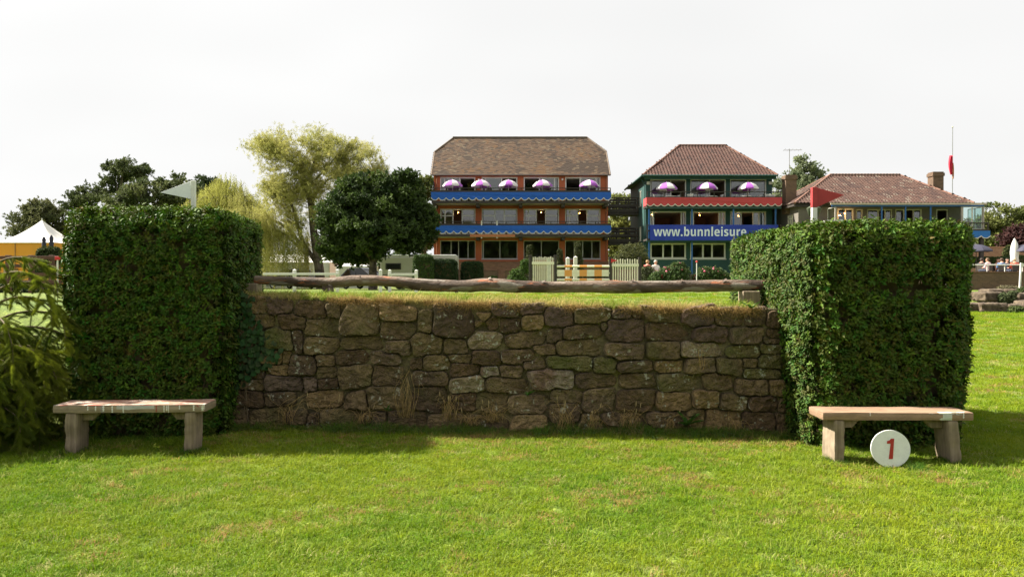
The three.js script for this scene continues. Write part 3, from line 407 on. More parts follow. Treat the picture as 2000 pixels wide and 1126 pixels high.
// ---------------------------------------------------------------- buildings
const glassPale = new THREE.MeshPhysicalMaterial({ color: RGB(.93, .97, .96), roughness: .03, transmission: 1, thickness: 0, ior: 1.75 }), glassMid = glassPale, glassDark = glassPale;
const carGlass = new THREE.MeshPhysicalMaterial({ color: RGB(.02, .022, .022), roughness: .04 });
const whitePaint = mat([.62, .61, .58], .55), darkTimber = mottled([.035, .028, .023], .75, 1, 6, .25, 901), roomMat = mat([.24, .165, .12], .9), slabMat = mat([.36, .33, .28], .85);
const bulbMat = mat([.9, .5, .2], .4, { emissive: RGB(1, .42, .10), emissiveIntensity: 2.2 });
function bulb(parent, x, y, z) { const m = part('lamp_bulb', new THREE.SphereGeometry(.055, 10, 8), bulbMat, parent); m.position.set(x, y, z); part('lamp_flex', bar(V(0, .05, 0), V(0, .25, 0), .008, 4), darkTimber, m); const l = new THREE.PointLight(RGB(1, .6, .28), .7, 8); l.position.set(x, y - .09, z + .09); l.castShadow = true; l.shadow.radius = 3; l.name = 'lamp_light'; parent.add(l); }
function pierced(x0, x1, y0, y1, z0, z1, holes) { // wall slab with openings
  const ys = [...new Set([y0, y1, ...holes.flatMap(h => [h[2], h[3]])])].filter(y => y >= y0 && y <= y1).sort((a, b) => a - b), gs = [];
  for (let k = 0; k < ys.length - 1; k++) { const a = ys[k], b = ys[k + 1], cut = holes.filter(h => h[2] < b - 1e-6 && h[3] > a + 1e-6).sort((p, q) => p[0] - q[0]); let x = x0; for (const h of cut) { if (h[0] > x) gs.push(box(x, a, z0, h[0], b, z1)); x = h[1]; } if (x < x1) gs.push(box(x, a, z0, x1, b, z1)); }
  return gs;
}
function windowUnit(parent, x0, x1, y0, y1, z, cols, glass, frame, t = .07) { // cols: [width share, 'p' pane | 'o' open | 't' pane with top light]
  const tot = cols.reduce((s, c) => s + c[0], 0), gs = [box(x0, y0, z - .05, x0 + t, y1, z + .05), box(x1 - t, y0, z - .05, x1, y1, z + .05), box(x0 + t, y1 - t, z - .05, x1 - t, y1, z + .05), box(x0 + t, y0, z - .05, x1 - t, y0 + t, z + .05)], panes = []; let x = x0 + t; const w = x1 - x0 - 2 * t;
  cols.forEach((c, i) => { const a = x, b = x + w * c[0] / tot; x = b; if (i) gs.push(box(a - t / 2, y0 + t, z - .045, a + t / 2, y1 - t, z + .045));
    if (c[1] === 'o') return; const k = c[1] === 't' ? y1 - (y1 - y0) * .27 : 0, zz = z - .01 + (c[2] || 0);
    if (k) { gs.push(box(a + t / 2, k - t / 2, z - .04, b - t / 2, k + t / 2, z + .04)); panes.push(box(a + t / 2, k + t / 2, zz - .005, b - t / 2, y1 - t, zz + .005)); }
    panes.push(box(a + t / 2, y0 + t, zz - .005, b - t / 2, k ? k - t / 2 : y1 - t, zz + .005)); });
  const f = part('window', gs, frame, parent); for (const p of panes) part('pane', p, glass, f);
  part('sill', box(x0 - .05, y0 - .06, z - .04, x1 + .05, y0 - .003, z + .13), frame, f); return f;
}
function tiles(parent, O, U, W, poly, geo, w, e, m, col, seed) { // tile courses over a roof slope; poly in (u, v) metres
  const S = new Scatter(seed), r = rng(seed), N = U.clone().cross(W).normalize(), mx = new THREE.Matrix4(), inside = (x, y) => { let q = false; for (let i = 0, j = poly.length - 1; i < poly.length; j = i++) { const [a, b] = poly[i], [c, d] = poly[j]; if ((b > y) !== (d > y) && x < (c - a) * (y - b) / (d - b) + a) q = !q; } return q; };
  const xs = poly.map(p => p[0]), ys = poly.map(p => p[1]), x0 = Math.min(...xs), x1 = Math.max(...xs), y1 = Math.max(...ys), c = new THREE.Color();
  for (let j = 0, y = 0; y < y1; y += e, j++) for (let x = x0 + (j % 2 ? w / 2 : 0) * (geo.userData.stagger ?? 1); x < x1 + w; x += w) { if (!inside(x, y + e * .35)) continue; const lift = .012 + .012 * r(), p = O.clone().addScaledVector(U, x + (r() - .5) * .012).addScaledVector(W, y).addScaledVector(N, lift), tilt = W.clone().addScaledVector(N, -.05 - .03 * r()).normalize(), u2 = U.clone().addScaledVector(W, (r() - .5) * .03).normalize(), n2 = u2.clone().cross(tilt).normalize(); mx.makeBasis(u2, tilt, n2).setPosition(p); col(c, r, p); S.m.push(...mx.elements); S.c.push(c.r, c.g, c.b); }
  return S.build('roof_tiles', geo, m, parent);
}
const flatTile = box(-.118, -.02, -.009, .118, .25, .009); flatTile.userData = { stagger: 1 };
const panTile = (() => { const P = [], I = [], n = 6; for (let j = 0; j < 2; j++) for (let i = 0; i <= n; i++) { const t = i / n; P.push((t - .5) * .26, j ? .36 : -.02, .035 * Math.sin(t * Math.PI * 2) + .02); } for (let i = 0; i < n; i++) I.push(i, i + 1, i + n + 1, i + 1, i + n + 2, i + n + 1); const g = tri(P, I); g.userData = { stagger: 0 }; return g; })();
const tileMat = mat([1, 1, 1], .85, { side: THREE.DoubleSide });
const flat = (...pts) => { const P = pts.flatMap(p => [p.x, p.y, p.z]), I = []; for (let i = 1; i < pts.length - 1; i++) I.push(0, i, i + 1); return tri(P, I); };
function railing(parent, x0, x1, z, y0, h, n, rails, m) { for (let i = 0; i <= n; i++) { const x = lerp(x0 + .04, x1 - .04, i / n); part('rail_post', box(x - .035, y0, z - .035, x + .035, y0 + h, z + .035), m, parent); } for (const [a, b] of rails) part('rail', box(x0, y0 + a, z + .038, x1, y0 + b, z + .075), m, parent); }
function valance(parent, x0, x1, z, yTop, yCusp, yLow, n, cloth, trim, depthL, depthR) { // scalloped awning cloth hung on a balcony front
  const s = new THREE.Shape(), w = (x1 - x0) / n, arc = [], pts = []; for (let i = 0; i < n; i++) for (let k = 0; k < 10; k++) { const t = k / 10; arc.push([x0 + (i + t) * w, yCusp - (yCusp - yLow) * Math.pow(Math.sin(Math.PI * t), .8)]); } arc.push([x1, yCusp]);
  s.moveTo(x0, yTop); for (const a of arc) s.lineTo(...a); s.lineTo(x1, yTop);
  const g = new THREE.ExtrudeGeometry(s, { depth: .012, bevelEnabled: false }); const p = g.attributes.position; for (let i = 0; i < p.count; i++) p.setZ(i, p.getZ(i) + z + .018 * Math.sin(p.getX(i) * 3.1) * (yTop - p.getY(i)) + .02 * N3(p.getX(i) * 2, p.getY(i) * 2, 7)); g.computeVertexNormals();
  const v = part('awning_valance', g, cloth, parent); const T = []; for (let i = 0; i < arc.length - 1; i++) { const a = arc[i], b = arc[i + 1], dz = q => z + .012 + .018 * Math.sin(q[0] * 3.1) * (yTop - q[1]) + .02 * N3(q[0] * 2, q[1] * 2, 7); T.push(beam(V(a[0], a[1] - .02, dz(a)), V(b[0], b[1] - .02, dz(b)), .03, .055)); } part('scallop_trim', T, trim, v);
  for (const [x, on] of [[x0, depthL], [x1, depthR]]) if (on) part('side_return', box(x - .006, yLow + .05, z - on, x + .006, yTop, z - .01), cloth, parent);
}
const brickT = (base, alt, mortar, seed) => { const a = fbm(6, 4, seed), b = rng(seed), tone = Array.from({ length: 1024 }, () => b()); return tex(512, 1.8, (u, v, c) => { const row = Math.floor(v * 24), uu = u * 8 + (row % 2) * .5, col = Math.floor(uu), fx = uu - col, fy = v * 24 - row, t = tone[(row * 31 + (col % 8) * 7) % 1024]; mixc(c, base, alt, clamp(t * .7 + (a(u, v) - .3) * .6)); if (fx < .05 || fy < .14) mixc(c, c, mortar, .75); }); };
const brickRed = mat([1, 1, 1], .9, { map: brickT([.115, .05, .032], [.20, .095, .06], [.20, .17, .13], 911) }), brickBrown = mat([1, 1, 1], .9, { map: brickT([.085, .052, .032], [.155, .09, .055], [.16, .13, .09], 913) }), brickPink = mat([1, 1, 1], .9, { map: brickT([.22, .10, .065], [.32, .17, .11], [.3, .24, .18], 915) });
const orange = mottled([.40, .105, .042], .85, 3, 5, .12, 921), green = mottled([.014, .062, .056], .7, 3, 5, .15, 923), grey = mottled([.15, .135, .115], .85, 3, 5, .12, 925);
const blueCloth = mottled([.004, .085, .42], .7, 2, 5, .10, 927, { side: THREE.DoubleSide }), redCloth = mottled([.42, .045, .052], .75, 2, 5, .10, 929, { side: THREE.DoubleSide }), paleTrim = mat([.55, .53, .47], .8), bluePost = mat([.012, .085, .26], .6), copper = mat([.36, .13, .05], .7);
const G0 = 1.17; // level of the ground by the buildings

{ // orange clubhouse
  const H = thing('clubhouse', 'orange three storey clubhouse with two blue scalloped balconies and half hipped brown roof', 'building', [.75, G0, -64.9]);
  const F = [1.73, 4.46, 7.19], eave = 9.55, bays = [[-6.82, -3.84], [-3.31, -.29], [.23, 3.23], [3.74, 6.73]], wy = [[2.49, 4.05], [4.55, 6.72], [7.26, 9.40]];
  const holes = []; bays.forEach(b => wy.forEach(w => holes.push([b[0], b[1], w[0], w[1]])));
  part('front_wall', pierced(-7.36, 7.36, 1.4, eave, -.25, 0, holes.map(h => [...h])), orange, H);
  part('brick_plinth', box(-7.38, -.3, -.27, 7.38, 1.398, .02), brickRed, H);
  part('terrace_wall', [box(-7.5, -.3, .9, 7.6, 2.18, 1.12), box(-7.5, 2.182, .86, 7.6, 2.24, 1.16)], brickRed, H);
  part('side_wall', [box(-7.36, 0, -9, -7.16, eave, -.252), ], orange, H); part('side_wall', box(7.16, 0, -9, 7.36, eave, -.252), orange, H); part('back_wall', box(-7.15, 0, -9, 7.15, eave, -8.8), roomMat, H);
  for (const f of [...F, eave - .02]) part('floor_slab', box(-7.15, f - .25, -8.79, 7.15, f - .01, -.252), slabMat, H);
  for (const x of [-3.55, 0, 3.5]) part('room_divider', box(x - .06, 0, -8.78, x + .06, eave - .3, -.26), roomMat, H); part('room_back', box(-7.15, 0, -7.2, 7.15, eave - .3, -7.1), roomMat, H);
  const top = [[[.10, 'p'], [.46, 'p'], [.44, 'o']], [[.08, 'p'], [.48, 'p'], [.44, 'o']], [[.44, 'o'], [.46, 'p'], [.10, 'p']], [[.42, 'o'], [.48, 'p'], [.10, 'p']]], mid = [[[.11, 't'], [.24, 't'], [.28, 'o'], [.37, 't']], [[.36, 't'], [.28, 'p'], [.36, 't']], [[.11, 't'], [.24, 't'], [.28, 'o'], [.37, 't']], [[.11, 't'], [.24, 't'], [.28, 'o'], [.37, 't']]], low = [[[.3, 'p'], [.22, 'p'], [.28, 'p'], [.2, 'p']], [[.03, 'p'], [.48, 'p'], [.49, 'p']], [[.5, 'p'], [.5, 'p']], [[.25, 'p'], [.25, 'p'], [.27, 'p'], [.23, 'p']]];
  bays.forEach((b, i) => { windowUnit(H, b[0], b[1], ...wy[2], -.1, top[i], glassPale, whitePaint, .1); windowUnit(H, b[0], b[1], ...wy[1], -.1, mid[i], glassMid, whitePaint, .09); windowUnit(H, b[0], b[1], ...wy[0], -.1, low[i], glassDark, mat([.42, .42, .40], .5), .055); });
  [[-5.35, 6.5, -.9], [1.75, 6.5, -.9], [5.05, 6.45, -.9]].forEach(p => bulb(H, ...p));
  for (const f of [F[1], F[2]]) {
    part('balcony_deck', box(-7.34, f - .14, .002, 7.34, f - .005, 1.86), darkTimber, H); part('balcony_soffit', box(-7.2, f - .20, .004, 7.2, f - .143, 1.7), slabMat, H); part('balcony_beam', box(-7.36, f - .22, 1.78, 7.36, f - .0, 1.9), darkTimber, H);
    for (const x of [-7.15, -3.58, -.03, 3.48, 7.0]) part('bracket', box(x - .13, f - .46, .003, x + .13, f - .205, 1.74), darkTimber, H);
    railing(H, -7.36, 7.36, 1.84, f + .002, 1.05, 12, [[.70, .86], [1.0, 1.06]], darkTimber);
    valance(H, -7.38, 7.38, 1.93, f + .71, f + .27, f + .06, 24, blueCloth, paleTrim, 1.5, 1.5);
    part('end_screen', box(-7.34, f + .01, .02, -7.28, f + 1.75, .75), darkTimber, H);
  }
  part('patched_board', box(-4.2, F[1] - .24, 1.924, -.5, F[1] - .02, 1.94), copper, H); for (const x of [-3.25, -1.98]) part('pale_post', box(x - .05, F[1] - .35, 1.905, x + .05, F[1] + 1.1, 1.922), paleTrim, H);
  // roof
  const rise = 3.95, run = 4.55, ez = .3, L = Math.hypot(rise, run), W = V(0, rise / L, -run / L), hw = 7.52, rw = 6.02, by = eave + rise * .6, bz = ez - run * .6, ry = eave + rise, rz = ez - run, z2 = 2 * rz - ez, b2 = 2 * rz - bz;
  const under = mat([.07, .05, .035], .9, { side: THREE.DoubleSide }), slope = (z0, zb, zr) => flat(V(-hw, eave, z0), V(hw, eave, z0), V(hw, by, zb), V(rw, ry, zr), V(-rw, ry, zr), V(-hw, by, zb));
  const R = part('roof', [slope(ez, bz, rz), slope(z2, b2, rz), flat(V(-hw, by, bz), V(-rw, ry, rz), V(-hw, by, b2)), flat(V(hw, by, bz), V(rw, ry, rz), V(hw, by, b2))], under, H);
  part('gable_wall', [flat(V(-7.3, eave - .1, ez), V(-7.3, by, bz), V(-7.3, by, b2), V(-7.3, eave - .1, z2)), flat(V(7.3, eave - .1, ez), V(7.3, by, bz), V(7.3, by, b2), V(7.3, eave - .1, z2))], orange, H).material = mottled([.40, .105, .042], .85, 3, 5, .12, 921, { side: THREE.DoubleSide });
  const stoneCol = (c, r, p) => { const k = N3(p.x * .5, p.y * .6, 2) + .5 * N3(p.x * 1.7, p.y * 1.7, 5), q = r(); if (k > .36 && q < .5) c.setRGB(.0860, .0408, .0108); else if (q < .10) c.setRGB(.0924, .0632, .0348); else if (k < -.25 || q > .8) c.setRGB(.0315, .0167, .0077); else c.setRGB(.0577 + .0231 * q, .0315 + .0111 * q, .0140 + .0062 * q); };
  tiles(R, V(0, eave, ez), V(1, 0, 0), W, [[-hw, 0], [hw, 0], [hw, L * .6], [rw, L], [-rw, L], [-hw, L * .6]], flatTile, .245, .185, tileMat, stoneCol, 951);
  tiles(R, V(0, eave, z2), V(-1, 0, 0), V(0, rise / L, run / L), [[-hw, 0], [hw, 0], [hw, L * .6], [rw, L], [-rw, L], [-hw, L * .6]], flatTile, .245, .185, tileMat, stoneCol, 952);
  for (const s of [-1, 1]) { const ww = V(-s * (hw - rw), ry - by, 0), hl = ww.length(); ww.normalize(); tiles(R, V(s * hw, by, rz), V(0, 0, -s), ww, [[-(bz - rz), 0], [bz - rz, 0], [0, hl]], flatTile, .245, .185, tileMat, stoneCol, 953 + s); part('hip_ridge', [bar(V(s * hw, by, bz), V(s * rw, ry, rz), .09, 8), bar(V(s * hw, by, b2), V(s * rw, ry, rz), .09, 8)], mat([.12, .09, .065], .9), R); part('verge', bar(V(s * hw, eave, ez), V(s * hw, by, bz), .06, 6), mat([.16, .12, .09], .9), R); }
  part('ridge', bar(V(-rw, ry + .03, rz), V(rw, ry + .03, rz), .10, 8), mat([.14, .11, .085], .9), R); part('gutter', bar(V(-hw, eave - .04, ez + .07), V(hw, eave - .04, ez + .07), .06, 8), mat([.06, .045, .038], .6), H);
  for (const x of [-7.1, 7.2]) part('downpipe', bar(V(x, .1, .06), V(x, eave, .06), .04, 8), mat([.33, .12, .06], .6), H);
  for (const x of [-3.55, 3.5]) part('security_light', rbox(x - .07, 9.1, .01, x + .07, 9.25, .18, .02), whitePaint, H);
}
{ // green clubhouse
  const H = thing('clubhouse', 'dark green three storey clubhouse with red scalloped balcony and hipped red tiled roof', 'building', [15.85, G0, -61.8]);
  const F = [1.33, 3.93, 6.53], eave = 9.0, bays = [[-4.72, -1.83], [-1.5, 1.36], [1.70, 4.62]], wy = [[2.40, 3.66], [3.98, 6.22], [6.6, 8.80]], holes = []; bays.forEach(b => wy.forEach(w => holes.push([...b, ...w])));
  part('front_wall', pierced(-5.08, 5.08, -.3, eave, -.25, 0, holes), green, H);
  part('side_wall', pierced(-8, -.252, 0, eave, -.2, 0, [[-3.2, -2.2, 6.9, 8.2], [-3.2, -2.2, 4.0, 5.2]]).map(g => g.rotateY(-Math.PI / 2).translate(-5.08, 0, 0)).map(g => g), green, H);
  for (const [y0, y1] of [[6.9, 8.2], [4.0, 5.2]]) { const w = windowUnit(H, -.5, .5, y0, y1, 0, [[.5, 'p'], [.5, 'p']], glassMid, paleTrim, .06); w.rotation.y = -Math.PI / 2; w.position.set(-5.0, 0, -2.7); }
  part('side_wall', box(4.88, 0, -8, 5.08, eave, -.252), green, H); part('back_wall', box(-4.87, 0, -8, 4.87, eave, -7.8), roomMat, H);
  for (const f of [...F, eave - .02]) part('floor_slab', box(-4.87, f - .25, -7.79, 4.87, f - .01, -.252), slabMat, H); for (const x of [-1.66, 1.53]) part('room_divider', box(x - .06, 0, -7.78, x + .06, eave - .3, -.26), roomMat, H); part('room_back', box(-4.87, 0, -7, 4.87, eave - .3, -6.9), mat([.26, .15, .10], .9), H);
  const top = [[[.58, 'p'], [.42, 'o']], [[.55, 'p'], [.45, 'o']], [[.5, 'p'], [.5, 'p']]], mid = [[[.06, 'p'], [.84, 'o'], [.10, 'p']], [[.06, 'p'], [.78, 'o'], [.08, 'p'], [.08, 'p']], [[.08, 'p'], [.22, 'p'], [.36, 'o'], [.17, 'p'], [.17, 'p']]], low = [[[.35, 'p'], [.28, 'p'], [.37, 'p']], [[.35, 'p'], [.28, 'p'], [.37, 'p']], [[.35, 'p'], [.28, 'p'], [.37, 'p']]];
  bays.forEach((b, i) => { windowUnit(H, ...b, ...wy[2], -.1, top[i], glassPale, whitePaint, .08); windowUnit(H, ...b, ...wy[1], -.1, mid[i], glassMid, whitePaint, .1); windowUnit(H, ...b, ...wy[0], -.1, low[i], glassDark, whitePaint, .12); });
  [[-4.5, 6.0, -.5], [-.55, 6.0, -.9], [2.62, 5.95, -.9]].forEach(p => bulb(H, ...p));
  for (const f of [F[1], F[2]]) { part('balcony_deck', box(-5.3, f - .15, .002, 5.2, f - .005, 1.76), darkTimber, H); part('balcony_beam', box(-5.32, f - .26, 1.66, 5.22, f - .152, 1.78), green, H); railing(H, -5.3, 5.2, 1.74, f + .002, 1.07, 8, [[.56, .66], [1.0, 1.06]], darkTimber); }
  valance(H, -5.34, 5.24, 1.82, F[2] + .60, F[2] + .12, F[2] - .06, 19, redCloth, paleTrim, 1.4, 1.4);
  for (const x of [-5.1, -1.75, 1.5, 4.8]) part('post', box(x - .06, -.2, 1.60, x + .06, F[2] - .27, 1.655), bluePost, H);
  part('fascia', box(-5.3, eave - .3, .6, 5.2, eave - .03, .66), green, H); part('eaves_soffit', [box(-5.35, eave - .05, .002, 5.25, eave - .02, .9), box(-5.4, eave - .05, -8, -5.1, eave - .02, 0)], green, H);
  for (const x of [-4.9, 4.9]) part('security_light', rbox(x - .12, 8.35, .01, x + .12, 8.6, .14, .02), paleTrim, H);
  const el = -5.5, er = 5.2, ez = .95, eb = -8.4, rl = -1.6, rr = 2.35, ry = 12.15, rz = (ez + eb) / 2, rise = ry - eave, under = mat([.10, .045, .03], .9, { side: THREE.DoubleSide });
  const R = part('roof', [flat(V(el, eave, ez), V(er, eave, ez), V(rr, ry, rz), V(rl, ry, rz)), flat(V(el, eave, eb), V(er, eave, eb), V(rr, ry, rz), V(rl, ry, rz)), flat(V(el, eave, ez), V(rl, ry, rz), V(el, eave, eb)), flat(V(er, eave, ez), V(rr, ry, rz), V(er, eave, eb))], under, H);
  const redCol = (c, r, p) => { const q = r(); if (q < .12) c.setRGB(.0640, .0312, .0205); else if (q > .8) c.setRGB(.0295, .0098, .0066); else c.setRGB(.0459 + .0131 * q, .0156 + .0057 * q, .0098 + .0041 * q); };
  const f1 = Math.hypot(rise, ez - rz), W1 = V(0, rise / f1, (rz - ez) / f1); tiles(R, V(0, eave, ez), V(1, 0, 0), W1, [[el, 0], [er, 0], [rr, f1], [rl, f1]], panTile, .26, .30, tileMat, redCol, 961);
  tiles(R, V(0, eave, eb), V(-1, 0, 0), V(0, rise / f1, (ez - rz) / f1), [[-er, 0], [-el, 0], [-rl, f1], [-rr, f1]], panTile, .26, .30, tileMat, redCol, 962);
  for (const [s, ex, rx] of [[-1, el, rl], [1, er, rr]]) { const ww = V(rx - ex, rise, 0), hl = ww.length(); ww.normalize(); tiles(R, V(ex, eave, rz), V(0, 0, -s), ww, [[-(ez - rz), 0], [ez - rz, 0], [0, hl]], panTile, .26, .30, tileMat, redCol, 963 + s); part('hip_ridge', [bar(V(ex, eave, ez), V(rx, ry, rz), .09, 8), bar(V(ex, eave, eb), V(rx, ry, rz), .09, 8)], mat([.16, .075, .05], .9), R); }
  part('ridge', bar(V(rl, ry + .03, rz), V(rr, ry + .03, rz), .10, 8), mat([.16, .085, .06], .9), R); part('gutter', [bar(V(el, eave - .05, ez + .07), V(er, eave - .05, ez + .07), .07, 8), bar(V(el - .05, eave - .05, ez), V(el - .05, eave - .05, eb), .07, 8)], green, H);
  part('downpipe', [bar(V(el, eave - .1, -.1), V(-5.16, eave - .6, -.1), .04, 6), bar(V(-5.16, eave - .6, -.1), V(-5.16, 0, -.1), .04, 6)], green, H);
  // banner
  const cv = document.createElement('canvas'); cv.width = 2048; cv.height = 256; const x2 = cv.getContext('2d'); x2.fillStyle = '#0d2f96'; x2.fillRect(0, 0, 2048, 256); x2.fillStyle = '#cfd8de'; x2.font = 'bold 205px sans-serif'; x2.textBaseline = 'alphabetic'; const tw = x2.measureText('www.bunnleisure').width; x2.save(); x2.translate(58, 186); x2.scale(1490 / tw, 1); x2.fillText('www.bunnleisure', 0, 0); x2.restore();
  const bt = new THREE.CanvasTexture(cv); bt.colorSpace = THREE.SRGBColorSpace;
  const g = new THREE.PlaneGeometry(10.0, 1.2, 90, 10), p = g.attributes.position; for (let i = 0; i < p.count; i++) p.setZ(i, .03 * N3(p.getX(i) * 1.3, p.getY(i) * 2, 3) + .02 * Math.sin(p.getX(i) * 2.1) * (.5 - p.getY(i) / 1.2) + .012 * N3(p.getX(i) * 6, p.getY(i) * 3, 9)); g.computeVertexNormals();
  const B = thing('banner', 'long blue web address banner with white letters hung on the green clubhouse', 'banner', [15.85 - .09, G0 + 3.78, -61.8 + 1.92]); part('cloth', g.translate(0, .6, 0), mat([1, 1, 1], .6, { map: bt, side: THREE.DoubleSide }), B, true); part('hem', box(-5.0, 1.18, -.05, 5.0, 1.21, -.012), mat([.02, .05, .3], .7), B);
}
{ // low house on the right
  const H = thing('clubhouse', 'low grey house with red hipped roof, two chimneys and railed verandah', 'building', [28.15, G0, -58.6]);
  const eave = 6.5, deck = 4.38, holes = [[-3.31, -2.08, deck + .05, 6.12], [-1.9, -1.38, deck + .05, 6.08], [-1.05, .87, deck + .05, 6.08], [1.1, 3.12, deck + .05, 6.08], [4.22, 5.14, deck + .05, 6.08]];
  part('front_wall', pierced(-6.3, 6.3, -.2, eave, -.25, 0, holes), grey, H); part('side_wall', box(-6.3, -.2, -9, -6.1, eave, -.252), grey, H); part('side_wall', box(6.1, -.2, -9, 6.3, eave, -.252), grey, H); part('back_wall', box(-6.09, -.2, -9, 6.09, eave, -8.8), grey, H); part('floor_slab', box(-6.09, deck - .3, -8.79, 6.09, deck - .01, -.252), slabMat, H); part('room_back', box(-6.09, deck, -7, 6.09, eave - .1, -6.9), roomMat, H); part('ceiling', box(-6.09, eave - .12, -8.79, 6.09, eave - .05, -.252), slabMat, H);
  const cream = mat([.56, .53, .44], .6), pn = [[[.5, 'p'], [.5, 'p']], [[1, 'p']], [[.45, 'p'], [.3, 'o'], [.25, 'p']], [[.32, 'p'], [.4, 'o'], [.28, 'p']], [[1, 'o']]]; holes.forEach((h, i) => windowUnit(H, h[0], h[1], h[2], h[3], -.08, pn[i], i === 0 ? glassPale : glassMid, cream, .09));
  bulb(H, -2.9, 5.75, .3); { const w = windowUnit(H, -.45, .45, 4.7, 5.75, 0, [[.5, 't'], [.5, 't']], glassMid, cream, .06); w.rotation.y = -Math.PI / 2; w.position.set(-6.33, 0, -1.6); }
  part('verandah_deck', box(-6.0, deck - .2, .002, 6.9, deck, 2.1), darkTimber, H); part('verandah_canopy', flat(V(-4.6, 6.55, -.1), V(6.6, 6.55, -.1), V(6.75, 6.33, 2.2), V(-4.75, 6.33, 2.2)), mat([.42, .36, .28], .8, { side: THREE.DoubleSide }), H); part('canopy_edge', box(-4.75, 6.2, 2.14, 6.75, 6.325, 2.2), mottled([.42, .36, .28], .8, 1, 4, .2, 931), H); part('canopy_beam', box(-4.6, 6.08, 2.0, 6.6, 6.195, 2.1), bluePost, H);
  for (const x of [-.9, .85, 2.7]) part('post', box(x - .045, deck, 1.95, x + .045, 6.075, 2.04), bluePost, H); for (const x of [-4.3, 5.0, 6.6]) part('post', box(x - .05, deck, 1.93, x + .05, 6.19, 2.03), mat([.30, .27, .24], .6), H);
  part('support_post', box(6.4, -.2, 1.75, 6.65, deck - .205, 2.0), darkTimber, H); part('support_post', box(-5.8, -.2, 1.75, -5.6, deck - .205, 2.0), darkTimber, H);
  railing(H, -6.0, 6.9, 2.12, deck - .1, .62, 9, [[.0, .12], [.54, .62]], darkTimber); valance(H, -6.0, 6.95, 2.25, deck - .1, deck - .45, deck - .62, 19, mottled([.01, .12, .36], .7, 2, 5, .12, 933, { side: THREE.DoubleSide }), paleTrim, 0, 1.8);
  const pane = new THREE.MeshPhysicalMaterial({ color: RGB(.8, .9, .88), roughness: .03, transmission: 1, thickness: 0, ior: 1.5 });
  for (const [x0, z0, x1, z1] of [[5.1, 1.98, 5.75, 1.98], [5.8, 1.98, 6.5, 1.98], [6.62, 1.9, 6.62, .95], [6.62, .9, 6.62, .05], [-4.3, 1.9, -4.3, .6]]) { const f = part('glass_screen_frame', [bar(V(x0, deck, z0), V(x0, 6.07, z0), .03, 4), bar(V(x1, deck, z1), V(x1, 6.07, z1), .03, 4), bar(V(x0, 6.05, z0), V(x1, 6.05, z1), .03, 4), bar(V(x0, deck + .03, z0), V(x1, deck + .03, z1), .03, 4)], paleTrim, H); part('pane', box(Math.min(x0, x1) - .004, deck + .06, Math.min(z0, z1) - .004, Math.max(x0, x1) + .004, 6.02, Math.max(z0, z1) + .004), pane, f); }
  const el = -6.8, er = 6.75, ez = .6, eb = -9.8, rl = -2.0, rr = 3.75, ry = 9.32, rz = (ez + eb) / 2, rise = ry - eave, f1 = Math.hypot(rise, ez - rz);
  const R = part('roof', [flat(V(el, eave, ez), V(er, eave, ez), V(rr, ry, rz), V(rl, ry, rz)), flat(V(el, eave, eb), V(er, eave, eb), V(rr, ry, rz), V(rl, ry, rz)), flat(V(el, eave, ez), V(rl, ry, rz), V(el, eave, eb)), flat(V(er, eave, ez), V(rr, ry, rz), V(er, eave, eb))], mat([.10, .05, .035], .9, { side: THREE.DoubleSide }), H);
  const col = (c, r, p) => { const q = r(), k = N3(p.x * .8, p.y, 3); if (q < .07) c.setRGB(.1088, .0850, .0646); else if (q > .82 || k > .35) c.setRGB(.0340, .0136, .0095); else c.setRGB(.0530 + .0163 * q, .0231 + .0088 * q, .0150 + .0061 * q); };
  tiles(R, V(0, eave, ez), V(1, 0, 0), V(0, rise / f1, (rz - ez) / f1), [[el, 0], [er, 0], [rr, f1], [rl, f1]], panTile, .26, .30, tileMat, col, 971); tiles(R, V(0, eave, eb), V(-1, 0, 0), V(0, rise / f1, (ez - rz) / f1), [[-er, 0], [-el, 0], [-rl, f1], [-rr, f1]], panTile, .26, .30, tileMat, col, 972);
  for (const [s, ex, rx] of [[-1, el, rl], [1, er, rr]]) { const ww = V(rx - ex, rise, 0), hl = ww.length(); ww.normalize(); tiles(R, V(ex, eave, rz), V(0, 0, -s), ww, [[-(ez - rz), 0], [ez - rz, 0], [0, hl]], panTile, .26, .30, tileMat, col, 973 + s); part('hip_ridge', [bar(V(ex, eave, ez), V(rx, ry, rz), .09, 8), bar(V(ex, eave, eb), V(rx, ry, rz), .09, 8)], mat([.2, .10, .07], .9), R); }
  part('ridge', bar(V(rl, ry + .03, rz), V(rr, ry + .03, rz), .10, 8), mat([.2, .115, .08], .9), R); part('eaves_board', [box(el + .1, eave - .28, .3, er - .1, eave - .03, .36), box(el + .05, eave - .22, eb, el + .12, eave - .03, ez - .3)], darkTimber, H);
  for (const [x, z, w, y1] of [[-6.2, -2.2, .42, 8.95], [6.15, -3.6, .42, 9.4]]) { const c = part('chimney', box(x - w, eave - .6, z - w, x + w, y1 - .35, z + w), brickBrown, R); part('chimney_cap', [box(x - w - .06, y1 - .348, z - w - .06, x + w + .06, y1 - .1, z + w + .06), box(x - w, y1 - .098, z - w, x + w, y1, z + w)], brickBrown, c); }
